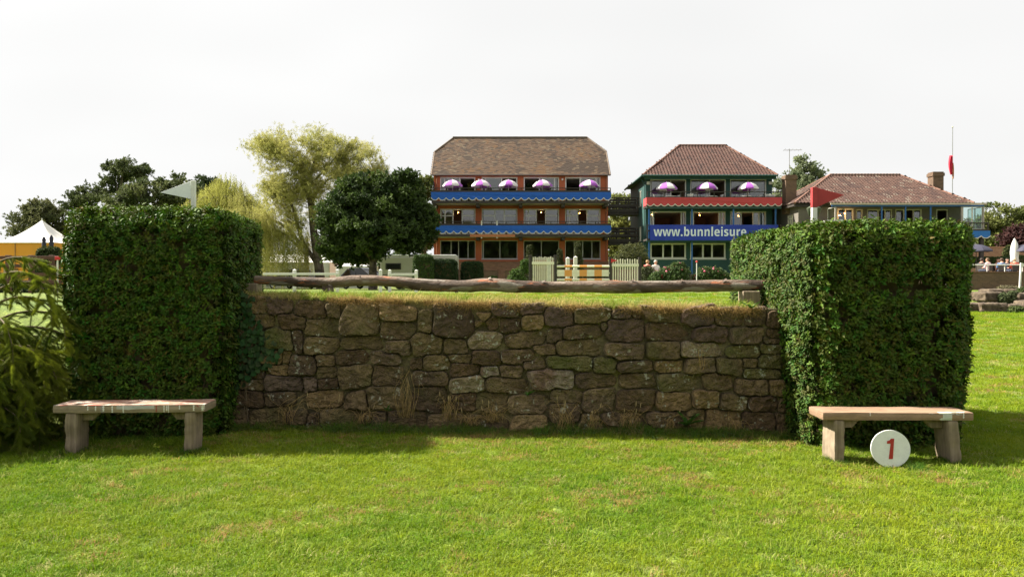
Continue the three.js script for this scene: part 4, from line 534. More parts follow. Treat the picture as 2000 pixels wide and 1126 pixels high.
  // aerial and flagpole behind
  const A = thing('tv_aerial', 'thin television aerial mast on the left chimney of the low house', 'aerial', [28.15 - 6.2, G0 + 8.95, -60.8]); part('mast', bar(V(0, -.2, 0), V(0, 2.1, 0), .025, 5), mat([.25, .24, .23], .5, { metalness: .6 }), A); part('boom', bar(V(-.45, 2.0, 0), V(1.0, 2.02, 0), .02, 5), mat([.3, .29, .28], .5, { metalness: .6 }), A); for (let i = 0; i < 5; i++) part('element', bar(V(-.4 + i * .3, 1.97, -.3), V(-.4 + i * .3, 2.07, .3), .009, 4), mat([.3, .29, .28], .5, { metalness: .6 }), A);
  const fx = sx(1860, 72), P = thing('flagpole', 'tall thin flagpole with a limp red and yellow flag behind the low house', 'flagpole', [fx, G0, -72]); part('pole', bar(V(0, -.2, 0), V(0, 15.0, 0), .05, 8, .03), mat([.22, .23, .23], .5), P); part('finial', new THREE.SphereGeometry(.07, 8, 6).translate(0, 15.05, 0), mat([.5, .45, .3], .4), P);
  const fg = (x0, x1, y0, y1, col) => { const g = new THREE.PlaneGeometry(1, 1, 8, 12), p = g.attributes.position; for (let i = 0; i < p.count; i++) { const u = p.getX(i) + .5, v = p.getY(i) + .5; p.setXYZ(i, lerp(x0, x1, u * (.6 + .4 * Math.sin(v * 3))), lerp(y0, y1, v), .08 * Math.sin(u * 9 + v * 2)); } g.computeVertexNormals(); return part('flag', g, mat(col, .8, { side: THREE.DoubleSide }), P); }; fg(-.02, -.36, 10.6, 12.4, [.5, .02, .05]); fg(-.01, .14, 10.2, 11.7, [.55, .22, .03]);
}
// footbridges between the two clubhouses
for (const [y, label] of [[7.55, 'upper dark timber footbridge joining the orange and green clubhouses'], [5.02, 'lower dark timber footbridge joining the orange and green clubhouses']]) {
  const B = thing('footbridge', label, 'footbridge', [9.45, y, -65.6], 0, 'footbridges between the clubhouses'); part('deck', box(-1.28, -.16, -.9, 1.28, .0, .6), darkTimber, B);
  for (const z of [.58, -.85]) { for (const x of [-1.2, -.4, .4, 1.2]) part('rail_post', box(x - .05, .002, z - .05, x + .05, 1.3, z + .05), darkTimber, B); for (const [a, b] of [[.06, .34], [.52, .74], [.95, 1.05], [1.22, 1.31]]) part('rail_board', box(-1.27, a, z + .052, 1.27, b, z + .09), darkTimber, B); }
}
// ---------------------------------------------------------------- trees and shrubs
const farLeaf = leafMat(.85, .35, { specularIntensity: .3 }), farSprig = [0, 1].map(k => sprig(7, .26, .13, .22, 1000 + k, [.1, 1.4], .15)), nearSprig = [0, 1].map(k => sprig(8, .085, .045, .08, 1010 + k, [.1, 1.4], .2)), willowStrand = [0, 1].map(k => { const r = rng(1020 + k), gs = []; for (let i = 0; i < 16; i++) { const g = leafShape(.16 * (.7 + .6 * r()), .032, .1); g.rotateX(.5 + .6 * r()); g.rotateY(i * 2.4); g.translate((r() - .5) * .08, -i * .05, (r() - .5) * .08); gs.push(clean(g)); } return mergeGeometries(gs); });
const trunkMat = mat([1, 1, 1], .9, { map: (() => { const a = fbm(6, 4, 1031), b = fbm(40, 2, 1033); return tex(256, 1, (u, v, c) => { mixc(c, [.045, .034, .024], [.12, .095, .07], clamp((a(u, v) - .5) * 3 + .5)); const q = .6 + .8 * b(u * .2, v); for (let i = 0; i < 3; i++) c[i] *= q; }); })() });
function tree(name, label, d, foot, blobs, n, o = {}) { // blobs: bearing, rise, half width, half height in survey units
  const g0 = ground(sx(foot, d), -d), T = thing(name, label, 'tree', [sx(foot, d), g0, -d], 0, o.group), r = rng(o.seed || 1100 + Math.round(foot)), k = d / FOCAL, S = [new Scatter(1), new Scatter(2)], c = new THREE.Color(), size = o.size || 1;
  const B = blobs.map(b => ({ p: V(sx(b[0], d) - T.position.x, sy(b[1], d) - g0, (b[4] ?? (r() - .5) * 1.2) * b[2] * k * .6), rx: b[2] * k, ry: b[3] * k, rz: b[2] * k * .85, w: Math.pow(b[2] * b[3], .9) })), tot = B.reduce((s, b) => s + b.w, 0), limbs = [], A = o.dark || [.022, .05, .012], Z = o.light || [.06, .10, .022];
  const cl = o.clump || 34, N = Math.round(n / cl);
  for (let i = 0; i < N; i++) {
    let t = r() * tot, bi = 0; while (t > B[bi].w && bi < B.length - 1) t -= B[bi++].w; const b = B[bi];
    const u = r() * 2 - 1, a = r() * 6.283, s = Math.sqrt(1 - u * u), q = .45 + .72 * Math.pow(r(), .6), dir = V(s * Math.cos(a), u, s * Math.sin(a)), ctr = V(b.p.x + dir.x * b.rx * q, b.p.y + dir.y * b.ry * q, b.p.z + dir.z * b.rz * q), young = clamp(.5 + .5 * N3(ctr.x * .6, ctr.y * .6, i) + (r() - .5) * .7), spread = (o.spread || .62) * (.6 + .7 * r());
    c.setRGB(lerp(A[0], Z[0], young), lerp(A[1], Z[1], young), lerp(A[2], Z[2], young)); const cc = c.clone();
    for (let j = 0; j < cl; j++) { const p = V((r() + r() + r() - 1.5) * spread * 1.1, (r() + r() + r() - 1.5) * spread * .7, (r() + r() + r() - 1.5) * spread * 1.1); const nn = V(dir.x * .7 + (r() - .5) * 1.4, dir.y * .5 + .5 + (r() - .5), dir.z * .7 + (r() - .5) * 1.4).normalize(); cc.copy(c).multiplyScalar(1.0 + .45 * r()); S[j & 1].put(p.add(ctr), nn, size * (.6 + .6 * r()), cc); }
    if (r() < (o.limbs ?? .35)) { const f = V(0, Math.min(ctr.y * .6, (o.fork || 2.5) * (.8 + .6 * r())), 0), m = f.clone().lerp(ctr, .5); m.y += .12 * ctr.y * r(); m.x += (r() - .5) * .5; limbs.push(sweep([f, m, ctr], [(o.trunk || .3) * .32, (o.trunk || .3) * .18, .015], 5, 8)); }
  }
  const top = B.reduce((s, b) => Math.max(s, b.p.y + b.ry * .3), 0), R = o.trunk || .3, lean = o.lean || 0;
  part('trunk', [sweep([V(0, -.3, 0), V(lean * .2, top * .3, 0), V(lean * .7, top * .62, .1), V(lean, top * .9, 0)], [R * 1.25, R, R * .7, .03], 9, 18, .06), ...limbs], trunkMat, T, true);
  S.forEach((s, i) => s.build('crown', o.strand ? willowStrand[i] : farSprig[i], o.mat || farLeaf, T)); return T;
}
tree('round_tree', 'round dull green tree behind the yellow and white marquee', 82, 80, [[78, 442, 46, 40], [60, 462, 30, 22], [100, 455, 30, 35], [82, 420, 26, 18]], 5200, { dark: [.06, .075, .03], light: [.15, .15, .065], trunk: .35, seed: 1 });
tree('oak_tree', 'tall dark open crowned tree rising over the left hedge', 76, 232, [[262, 328, 28, 17], [224, 340, 19, 22], [210, 368, 16, 16], [172, 388, 26, 20], [240, 392, 40, 18], [283, 342, 12, 11], [152, 402, 18, 15]], 3000, { dark: [.038, .055, .020], light: [.09, .11, .04], trunk: .38, seed: 2, spread: .52 });
tree('broad_tree', 'broad mid green tree behind the pale pennant', 66, 300, [[290, 392, 52, 28], [335, 382, 44, 26], [250, 400, 40, 22], [360, 395, 40, 26], [338, 352, 14, 6]], 4200, { spread: .5, dark: [.05, .072, .025], light: [.14, .155, .06], trunk: .32, seed: 3 });
tree('dark_tree', 'small dark tree peeking between the pennant and the weeping willow', 88, 408, [[405, 375, 36, 22], [425, 368, 20, 14], [385, 385, 24, 20]], 2600, { dark: [.02, .036, .014], light: [.045, .065, .025], trunk: .3, seed: 4 });
tree('sycamore_tree', 'dense dark green tree between the willow and the orange clubhouse', 50, 728, [[735, 402, 62, 48], [700, 425, 52, 55], [785, 420, 50, 60], [740, 458, 80, 40], [680, 478, 40, 36], [800, 452, 42, 40], [760, 378, 40, 24], [700, 375, 34, 26], [670, 445, 30, 40], [652, 490, 20, 22], [650, 415, 18, 22], [795, 366, 24, 18], [828, 430, 18, 30], [698, 364, 20, 14]], 15500, { dark: [.014, .03, .007], light: [.062, .095, .02], trunk: .24, fork: 2, seed: 5, spread: .42, limbs: .12 });
tree('lime_tree', 'yellow green tree showing between the dark tree and the orange clubhouse', 80, 826, [[822, 400, 20, 42], [832, 362, 14, 16], [828, 440, 22, 40]], 2600, { dark: [.04, .06, .014], light: [.12, .14, .03], trunk: .25, seed: 6 });
tree('garden_tree', 'yellow green tree seen under the footbridges between the clubhouses', 78, 1222, [[1222, 452, 34, 34], [1210, 400, 24, 16], [1232, 490, 36, 26], [1200, 480, 20, 24]], 4200, { dark: [.09, .12, .03], light: [.26, .27, .07], trunk: .2, seed: 7 });
tree('poplar_tree', 'upright pale green poplar behind the low house and its left chimney', 92, 1574, [[1572, 330, 16, 20], [1582, 350, 22, 26], [1560, 362, 18, 28], [1576, 385, 28, 28]], 3000, { dark: [.10, .13, .07], light: [.22, .25, .13], trunk: .25, seed: 8 });
tree('slim_tree', 'slim pale tree in the gap between the green clubhouse and the low house', 94, 1520, [[1520, 372, 10, 18], [1516, 395, 12, 20]], 900, { dark: [.10, .13, .07], light: [.22, .25, .13], trunk: .15, seed: 9 });
tree('maple_tree', 'bushy green tree beyond the right end of the low house', 84, 1955, [[1955, 430, 34, 30], [1985, 442, 34, 34], [1935, 455, 24, 30], [1965, 470, 44, 30], [2030, 440, 40, 40], [1908, 465, 26, 34]], 6800, { dark: [.06, .085, .02], light: [.19, .20, .055], trunk: .3, seed: 10 });
tree('copper_tree', 'dark red leaved shrub tree at the right edge behind the terrace', 74, 2000, [[1996, 466, 24, 18], [2020, 475, 30, 24]], 1800, { dark: [.03, .012, .012], light: [.07, .028, .026], trunk: .15, seed: 11 });
const willowSprig = sprig(12, .22, .042, .34, 1025, [.2, 1.2], .1);
{ // tall willow and its weeping side
  const d = 58, T = thing('willow_tree', 'tall airy yellow green willow with forked dark trunk', 'tree', [sx(630, d), ground(sx(630, d), -d), -d]), r = rng(1200), S = [new Scatter(3), new Scatter(4), new Scatter(31)], wood = [], c = new THREE.Color(), P = (b, q, z = 0) => V(sx(b, d) - T.position.x, sy(q, d) - T.position.y, z);
  const main = [[[[628, 572], [622, 520], [612, 450], [607, 400], [592, 340], [584, 295]], .42], [[[622, 520], [590, 470], [570, 400], [560, 385]], .2], [[[612, 460], [612, 410], [604, 365], [612, 320], [624, 288]], .18], [[[618, 500], [634, 440], [645, 400], [668, 372], [690, 345]], .2], [[[607, 400], [625, 362], [660, 335], [695, 312]], .12], [[[600, 360], [575, 320], [542, 305], [514, 296]], .12], [[[590, 480], [560, 445], [520, 425], [470, 415], [430, 430]], .15], [[[600, 500], [570, 470], [540, 450], [500, 455]], .12], [[[570, 400], [550, 380], [525, 372]], .09], [[[640, 420], [680, 380], [715, 355], [735, 335]], .1], [[[592, 330], [556, 300], [534, 284]], .09], [[[604, 365], [645, 320], [668, 292]], .09]];
  const put = (p, s, droop) => { const y = clamp(.5 + .6 * N3(p.x * .5, p.y * .5, p.z * .5) + (r() - .5) * .5); c.setRGB(lerp(.29, .47, y), lerp(.30, .44, y), lerp(.075, .15, y)).multiplyScalar(.85 + .3 * r()); S[droop ? (r() < .5 ? 0 : 1) : 2].put(p, (droop ? V((r() - .5) * droop, 1, (r() - .5) * droop) : V(r() - .5, (r() - .35), r() - .5)).normalize(), s, c); };
  main.forEach(([pts, rad], mi) => {
    const z = (r() - .5) * .5, q = pts.map(([b, y], i) => P(b, y, mi ? z * i + (r() - .5) * .5 : 0)); wood.push(sweep(q, [rad, rad * .75, rad * .5, rad * .25], 7, 24, .08)); const cv = new THREE.CatmullRomCurve3(q), L = cv.getLength();
    const n2 = mi ? Math.round(L * 2.0) + 4 : 16;
    for (let j = 0; j < n2; j++) { const t = (mi === 0 ? .55 : .3) + (mi === 0 ? .45 : .7) * (j + r()) / n2, a = cv.getPoint(t), tan = cv.getTangent(t), dir = V(tan.x + (r() - .5) * 2.2, tan.y * .6 + (r() - .3) * 1.0, (r() - .5) * 2.4).normalize(), l = (.9 + 1.3 * r()) * (1.1 - .3 * t), m = a.clone().addScaledVector(dir, l * .55), e = a.clone().addScaledVector(dir, l).add(V(0, -.1 - .25 * r(), 0)); wood.push(sweep([a, m, e], [rad * .22 * (1.1 - t), .012, .006], 4, 6));
      for (let k = 0; k < 7; k++) { const tt = .3 + .7 * r(), p = tt < .55 ? a.clone().lerp(m, tt / .55) : m.clone().lerp(e, (tt - .55) / .45), dd = V(dir.x + (r() - .5) * 1.8, dir.y + (r() - .3), dir.z + (r() - .5) * 1.8).normalize(), ee = p.clone().addScaledVector(dd, .4 + .5 * r()); wood.push(sweep([p, ee], [.008, .004], 3, 2)); const low = mi === 6 || mi === 7; for (let w = 0; w < 10; w++) { const s = p.clone().lerp(ee, r()); s.x += (r() - .5) * .6; s.y += (r() - .3) * .5; s.z += (r() - .5) * .6; put(s, .5 + .4 * r(), low ? .5 : 0); } } }
  });
  for (let i = 0; i < 420; i++) { const b = 505 + 100 * r(), a = P(b, 425 + 40 * r() + (b - 500) * .15, (r() - .5) * 3.4), n = 3 + Math.floor(4 * r()); for (let j = 0; j < n; j++) put(a.clone().add(V((r() - .5) * .15, -j * .62, (r() - .5) * .15)), .8 + .3 * r(), .25); }
  for (const [b, q, w, h, n] of [[555, 305, 54, 40, 28], [620, 295, 60, 40, 32], [695, 318, 42, 42, 28], [605, 345, 80, 44, 44], [545, 400, 40, 44, 28], [655, 385, 55, 46, 36], [525, 290, 26, 28, 12], [715, 345, 26, 30, 16], [600, 410, 60, 40, 26], [575, 450, 50, 40, 22], [680, 360, 50, 40, 24], [600, 270, 45, 14, 10], [530, 415, 36, 46, 40], [560, 355, 50, 36, 34], [625, 345, 60, 40, 34], [660, 420, 40, 36, 20]]) for (let i = 0; i < n; i++) { const a = r() * 6.283, e = Math.sqrt(r()), p = P(b + Math.cos(a) * e * w, q + Math.sin(a) * e * h, (r() - .5) * 4.5); for (let j = 0; j < 12; j++) put(p.clone().add(V((r() + r() - 1) * .65, (r() + r() - 1) * .5, (r() + r() - 1) * .65)), .55 + .5 * r(), 0); }
  part('trunk', wood, trunkMat, T, true); S.forEach((s, i) => s.build('crown', i < 2 ? willowStrand[i] : willowSprig, leafMat(.9, .45, { specularIntensity: .25 }), T));
  const d2 = 64, W = thing('weeping_willow', 'weeping yellow willow drooping over the right end of the left hedge', 'tree', [sx(430, d2), ground(sx(430, d2), -d2), -d2]), S2 = [new Scatter(5), new Scatter(6)], wd = [sweep([V(0, -.3, 0), V(.2, 3, 0), V(-.3, 6, 0)], [.4, .3, .12], 8, 12, .06)];
  for (let i = 0; i < 1500; i++) { const a = r() * 6.283, q = Math.sqrt(r()), R = 3.9, x = Math.cos(a) * q * R + .4, z = Math.sin(a) * q * R, y = 8.7 - 2.6 * q * q + (r() - .5) * 1.1 + .8 * N3(x * .5, 2, z * .5), n = 3 + Math.floor(r() * 6 * (q + .2)), yy = clamp(.5 + .7 * N3(x * .5, 8, z * .5) + (r() - .5) * .4); if (i % 30 === 0) wd.push(sweep([V(-.1, 5, 0), V(x * .5, 7.4, z * .5), V(x, y, z)], [.1, .05, .015], 4, 8)); for (let j = 0; j < n; j++) { c.setRGB(lerp(.24, .42, yy), lerp(.26, .41, yy), lerp(.05, .10, yy)).multiplyScalar(.85 + .3 * r()); S2[j & 1].put(V(x + (r() - .5) * .25, y - j * .66, z + (r() - .5) * .25), V((r() - .5) * .4, 1, (r() - .5) * .4).normalize(), .85 + .35 * r(), c); } }
  part('trunk', wd, trunkMat, W, true); S2.forEach((s, i) => s.build('crown', willowStrand[i], leafMat(.9, .45, { specularIntensity: .25 }), W));
}
function shrub(name, label, category, d, foot, blobs, n, A, Z, o = {}) {
  const x0 = sx(foot, d), g0 = o.base ?? ground(x0, -d), T = thing(name, label, category, [x0, g0, -d], 0, o.group), r = rng(o.seed || 1300 + Math.round(foot)), k = d / FOCAL, S = [new Scatter(7), new Scatter(8)], c = new THREE.Color(), stems = [], fl = new Scatter(9);
  for (const b of blobs) { const p = V(sx(b[0], d) - x0, sy(b[1], d) - g0, 0), rx = b[2] * k, ry = b[3] * k; for (let i = 0; i < n / blobs.length; i++) { let v = V(r() * 2 - 1, r() * 2 - 1, r() * 2 - 1); if (o.cube) { const m = Math.max(Math.abs(v.x), Math.abs(v.y), Math.abs(v.z)); v.multiplyScalar((.9 + .12 * r()) / m); v.multiplyScalar(1 / Math.pow(Math.pow(Math.abs(v.x), 7) + Math.pow(Math.abs(v.y), 7) + Math.pow(Math.abs(v.z), 7), 1 / 7) * .97); } else { if (v.length() > 1) v.normalize(); v.multiplyScalar(.75 + .3 * r()); } const q = V(p.x + v.x * rx, p.y + v.y * ry, v.z * rx * (o.flat || .9)); if (q.y < .02) continue; const y = clamp(r() * .8 + (o.cube ? 0 : .3 * N3(q.x * 3, q.y * 3, q.z * 3))); c.setRGB(lerp(A[0], Z[0], y), lerp(A[1], Z[1], y), lerp(A[2], Z[2], y)); S[i & 1].put(q, v.clone().normalize().add(V(r() - .5, r() - .3, r() - .5)).normalize(), (o.size || 1) * (.7 + .6 * r()), c); if (o.flowers && v.y > .1 && r() < o.flowers) { c.setRGB(...[[.55, .09, .17], [.62, .16, .26], [.5, .05, .1]][Math.floor(r() * 3)]); fl.put(q.clone().addScaledVector(v, .06), v.clone().normalize(), 1, c); } } for (let i = 0; i < 3; i++) stems.push(sweep([V(p.x * .3 + (r() - .5) * .2, -.1, 0), V(p.x, p.y, 0).add(V((r() - .5) * rx, 0, 0))], [.03, .015], 5, 4)); }
  S.forEach((s, i) => s.build('foliage', o.leaf ? o.leaf[i] : nearSprig[i], leafMat(.8, .25), T)); part('stems', stems, twigMat, T, true); if (fl.m.length) fl.build('flowers', mergeGeometries([new THREE.IcosahedronGeometry(.055, 1)]), mat([1, 1, 1], .7), T);
  if (o.cube) for (const b of blobs) part('inner_twigs', new THREE.BoxGeometry(b[2] * k * 1.66, b[3] * k * 1.66, b[2] * k * 1.6).translate(sx(b[0], d) - x0, sy(b[1], d) - g0, 0), twigMat, T);
  return T;
}
const dk = [.018, .04, .012], md = [.05, .085, .02], topG = 'clipped cube bushes before the clubhouse';
shrub('clipped_bush', 'bright clipped bush beside the white rail and the camper van', 'bush', 46, 827, [[827, 535, 17, 35]], 3600, [.03, .06, .014], [.085, .14, .025], { cube: 1, group: topG });
shrub('clipped_bush', 'widest dark cube clipped bush before the orange clubhouse', 'bush', 47, 867, [[867, 538, 24, 29]], 3600, dk, md, { cube: 1, group: topG });
shrub('clipped_bush', 'dark cube clipped bush nearest the ivy shrub before the orange clubhouse', 'bush', 48, 922, [[922, 540, 19, 27]], 3000, dk, md, { cube: 1, group: topG });
shrub('low_shrub', 'small bright green shrub low against the brick wall', 'shrub', 49, 963, [[962, 552, 11, 12]], 700, [.04, .09, .015], [.09, .17, .03]);
shrub('leafy_shrub', 'bright green climbing shrub left of the white picket wing', 'shrub', 44, 1018, [[1012, 545, 16, 22], [1026, 520, 8, 12], [1004, 550, 14, 12]], 1700, [.045, .09, .015], [.12, .20, .035]);
[[1034, 492, 4, 12, 'leftmost thin climbing plant against the orange clubhouse windows'], [1094, 500, 4, 14, 'middle thin climbing plant against the orange clubhouse windows'], [1129, 490, 5, 16, 'tallest thin climbing plant against the orange clubhouse windows']].forEach(([b, q, w, h, l]) => shrub('climbing_plant', l, 'plant', 48, b, [[b, q, w, h], [b + 1, q + 22, w * 1.6, h], [b, q + 42, w * 2.4, h]], 600, [.04, .05, .015], [.12, .13, .045], { group: 'thin climbers before the clubhouse', seed: b }));
shrub('mixed_planting', 'low green planting behind the orange and white jump poles', 'plants', 42, 1140, [[1110, 556, 14, 12], [1140, 548, 22, 14], [1175, 550, 20, 18], [1160, 535, 16, 8]], 1700, [.03, .05, .014], [.10, .13, .03]);
shrub('rounded_shrub', 'dark olive rounded shrub between the clubhouses', 'shrub', 56, 1235, [[1235, 495, 30, 22], [1215, 520, 24, 26], [1252, 520, 18, 26]], 2600, [.05, .065, .02], [.17, .175, .055]);
shrub('flower_bush', 'pink flowering bush nearest the white picket wing', 'flower bush', 40, 1322, [[1318, 535, 30, 16], [1290, 545, 20, 14], [1325, 522, 12, 8]], 2400, [.04, .08, .02], [.11, .16, .04], { flowers: .03 });
shrub('flower_bush', 'pink flowering bush nearest the right hedge', 'flower bush', 40, 1390, [[1388, 536, 26, 14], [1400, 545, 26, 14], [1375, 545, 20, 12]], 2400, [.04, .08, .02], [.11, .16, .04], { flowers: .05 });
shrub('straggly_shrub', 'straggly green shrub right of the picket wing', 'shrub', 41, 1262, [[1264, 540, 14, 22], [1276, 548, 12, 14]], 900, [.045, .06, .02], [.12, .14, .05]);
shrub('terrace_hedge', 'low bright hedge on the far terrace at the right', 'hedge', 58, 1940, [[1912, 512, 22, 8], [1950, 512, 22, 8], [1985, 510, 22, 9]], 2600, [.03, .06, .015], [.08, .13, .025], { cube: 1, base: 1.2 });
shrub('climber', 'green climber on the pink brick wall at the far right', 'plant', 70, 1967, [[1966, 498, 6, 18], [1970, 490, 5, 12]], 700, [.05, .07, .02], [.13, .15, .04]);
shrub('round_bush', 'round green bush behind the brown rail fence by the yellow marquee', 'bush', 37, 96, [[96, 499, 20, 16], [92, 520, 22, 22]], 2200, [.03, .05, .014], [.085, .11, .03]);
shrub('ground_planting', 'low dark planting along the foot of the brown rail fence', 'plants', 32.5, 70, [[70, 562, 50, 10], [20, 562, 40, 10]], 1300, [.02, .04, .015], [.06, .09, .025]);
shrub('balcony_plant', 'yellow green pot plant in the open top left window of the orange clubhouse', 'plant', 65.9, 919, [[919, 364, 6, 7]], 160, [.10, .12, .01], [.28, .27, .03], { base: G0 + 7.2 }); shrub('balcony_plant', 'green pot plant in the second open top window of the orange clubhouse', 'plant', 65.9, 994, [[994, 366, 8, 6]], 160, [.03, .06, .01], [.10, .14, .03], { base: G0 + 7.2 }); shrub('balcony_plant', 'green pot plant in the third open top window of the orange clubhouse', 'plant', 65.9, 1031, [[1031, 366, 6, 6]], 140, [.03, .06, .01], [.10, .14, .03], { base: G0 + 7.2 });
{ // far tree line
  const S = new Scatter(1400), r = rng(1401), c = new THREE.Color(); for (let i = 0; i < 14000; i++) { const a = (r() - .5) * 2.4, d = 150 + 25 * r(), x = Math.tan(a * .62) * d, h = (5 + 3 * N3(x * .06, 1, 1) + 2.5 * N3(x * .2, 2, 1)) * Math.pow(r(), .8); c.setRGB(.045 + .04 * r(), .065 + .045 * r(), .028); S.put(V(x, 1 + h, -d), V(r() - .5, 1, r() - .5 + .4).normalize(), 2.2 + 1.4 * r(), c); }
  for (let i = 0; i < 20000; i++) { const a = (r() - .5) * 2.4, d = 44 + 10 * r(), x = Math.tan(a * .55) * d * 1.6, h = (13 + 2.5 * N3(x * .06, 1, 1) + 2 * N3(x * .2, 2, 1)) * Math.pow(r(), .8); c.setRGB(.045 + .04 * r(), .075 + .045 * r(), .024); S.put(V(x, h, d), V(r() - .5, 1, r() - .5 - .4).normalize(), 2.4 + 1.4 * r(), c); }
  tag(S.build('distant_trees', farSprig[0], farLeaf), 'low line of distant trees all round the field', 'trees', null, 'stuff');
}
// ---------------------------------------------------------------- parasols and chairs on the balconies
function sector(i, n, R, h, drop) { const a0 = i / n * 6.2832 + .2, a1 = (i + 1) / n * 6.2832 + .2, P = [], I = [], rings = [[.02, h], [.35, h * .86], [.7, h * .55], [1, .0], [1.0, -drop]], m = 4; rings.forEach(([q, y], k) => { for (let j = 0; j <= m; j++) { const t = j / m, a = lerp(a0, a1, t), sag = 1 - .05 * Math.sin(Math.PI * t) * q; P.push(Math.cos(a) * q * R * sag, y - (k === 4 ? .03 * Math.sin(Math.PI * t) : 0), Math.sin(a) * q * R * sag); if (k < rings.length - 1 && j < m) { const e = k * (m + 1) + j; I.push(e, e + m + 1, e + 1, e + 1, e + m + 1, e + m + 2); } } }); return tri(P, I); }
const two = { side: THREE.DoubleSide }, purple = new THREE.MeshPhysicalMaterial({ color: RGB(.37, .085, .49), roughness: .8, transmission: .25, thickness: 0, ...two }), canopyWhite = new THREE.MeshPhysicalMaterial({ color: RGB(.72, .70, .68), roughness: .8, transmission: .25, thickness: 0, ...two }), navy = mat([.022, .022, .045], .8, two), plastic = mat([.66, .65, .62], .45), canvasCream = mat([.66, .65, .62], .7, two);
function parasol(label, x, y, z, h, R, rise, mats, turn, group, table) {
  const o = thing('parasol', label, 'parasol', [x, y, z], turn, group); part('pole', bar(V(0, .04, 0), V(0, h + rise * .98, 0), .02, 8), whitePaint, o); part('base', new THREE.CylinderGeometry(.2, .23, .07, 16).translate(0, .035, 0), whitePaint, o);
  for (let i = 0; i < 8; i++) part('canopy_panel', sector(i, 8, R, rise, .10).translate(0, h, 0), mats[i % 2], o); part('finial', new THREE.SphereGeometry(.035, 8, 6).translate(0, h + rise + .02, 0), whitePaint, o); for (let i = 0; i < 8; i++) { const a = i / 8 * 6.2832 + .2; part('rib', bar(V(0, h + rise * .9, 0), V(Math.cos(a) * R * .97, h + .015, Math.sin(a) * R * .97), .008, 4), whitePaint, o); } return o;
}
const wh = [purple, canopyWhite], gp = 'purple and white parasols on the clubhouse balconies', yO = G0 + 7.19, yG = G0 + 6.53;
[[884, 63.9, .1, 'leftmost purple and white parasol on the orange clubhouse top balcony'], [940, 63.9, .3, 'second purple and white parasol from the left on the orange clubhouse'], [993, 63.9, .55, 'middle purple and white parasol on the orange clubhouse top balcony'], [1060, 63.9, .05, 'second purple and white parasol from the right on the orange clubhouse'], [1151, 63.9, .95, 'rightmost purple and white parasol on the orange clubhouse top balcony']].forEach(([b, d, t, l]) => parasol(l, sx(b, d), yO, -d, 1.38, .83, .46, wh, t + .1, gp));
[[1302, 60.8, .05, 'left purple and white parasol on the green clubhouse balcony'], [1381, 60.8, .9, 'middle purple and white parasol on the green clubhouse balcony'], [1461, 60.8, .45, 'right purple and white parasol on the green clubhouse balcony']].forEach(([b, d, t, l]) => { parasol(l, sx(b, d), yG, -d, 1.42, .84, .48, wh, t, gp); });
const chair0 = (() => { const o = thing('plastic_chair', 'x', 'chair', [0, 0, 0], 0, 'white plastic chairs on the clubhouse balconies'); part('seat', rbox(-.23, .40, -.22, .23, .44, .22, .015), plastic, o); for (let i = 0; i < 5; i++) part('back_slat', rbox(-.19 + i * .085, .45, -.235, -.14 + i * .085, .86, -.215, .006), plastic, o); part('back_top', rbox(-.24, .82, -.25, .24, .89, -.205, .02), plastic, o); for (const s of [-1, 1]) { part('armrest', rbox(s * .25 - .02, .62, -.22, s * .25 + .02, .65, .22, .01), plastic, o); for (const z of [-1, 1]) part('leg', bar(V(s * .27, 0, z * .23), V(s * .24, z > 0 ? .62 : .45, z * .2), .018, 6), plastic, o); } return o; })();
let first = true; const seat = (b, d, y, turn, label) => { if (first) { first = false; chair0.position.set(sx(b, d), y, -d); chair0.rotation.y = turn; chair0.userData.label = label; } else copyOf(chair0, [sx(b, d), y, -d], turn, label); };
[[1283, 60.6, 1.2, 'first white plastic chair from the left on the green clubhouse balcony'], [1321, 60.9, -1.2, 'white plastic chair right of the left parasol on the green balcony'], [1348, 60.5, 2.9, 'white plastic chair between the left and middle parasols on the green balcony'], [1363, 60.9, 1.3, 'white plastic chair just left of the middle parasol pole on the green balcony'], [1405, 60.6, -1.3, 'white plastic chair right of the middle parasol on the green balcony'], [1445, 60.6, 1.3, 'white plastic chair just left of the right parasol pole on the green balcony'], [1479, 60.7, -1.2, 'white plastic chair right of the right parasol on the green balcony'], [1500, 60.5, 2.8, 'second last white plastic chair at the right end of the green balcony'], [1510, 60.9, 2.6, 'last white plastic chair at the right end of the green balcony']].forEach(([b, d, t, l]) => seat(b, d, yG, t, l));
[[905, 64.2, 1, yO, 'white plastic chair right of the leftmost parasol on the orange top balcony'], [1025, 64.2, 1, yO, 'white plastic chair right of the middle parasol on the orange top balcony'], [1101, 64.0, .5, yO, 'white plastic chair near the right open window of the orange top balcony'], [921, 64, .4, G0 + 4.46, 'white plastic chair on the orange middle balcony left of the pale posts'], [1012, 64, .2, G0 + 4.46, 'white plastic chair on the orange middle balcony right of the pale posts'], [1022, 64.2, .9, G0 + 4.46, 'white plastic chair on the orange middle balcony before the second pier']].forEach(([b, d, t, y, l]) => seat(b, d, y, t, l));
const table0 = (() => { const o = thing('round_table', 'round white table under the left parasol of the green clubhouse', 'table', [sx(1309, 60.7), yG, -60.55], 0, 'round white balcony tables'); part('table_top', new THREE.CylinderGeometry(.5, .5, .035, 24).translate(0, .72, 0), plastic, o); for (let i = 0; i < 4; i++) { const a = i * 1.571 + .8; part('leg', bar(V(Math.cos(a) * .42, 0, Math.sin(a) * .42), V(Math.cos(a) * .3, .70, Math.sin(a) * .3), .022, 6), plastic, o); } return o; })();
copyOf(table0, [sx(1388, 60.7), yG, -60.55], 0, 'round white table under the middle parasol of the green clubhouse'); copyOf(table0, [sx(1455, 60.7), yG, -60.55], 0, 'round white table under the right parasol of the green clubhouse');
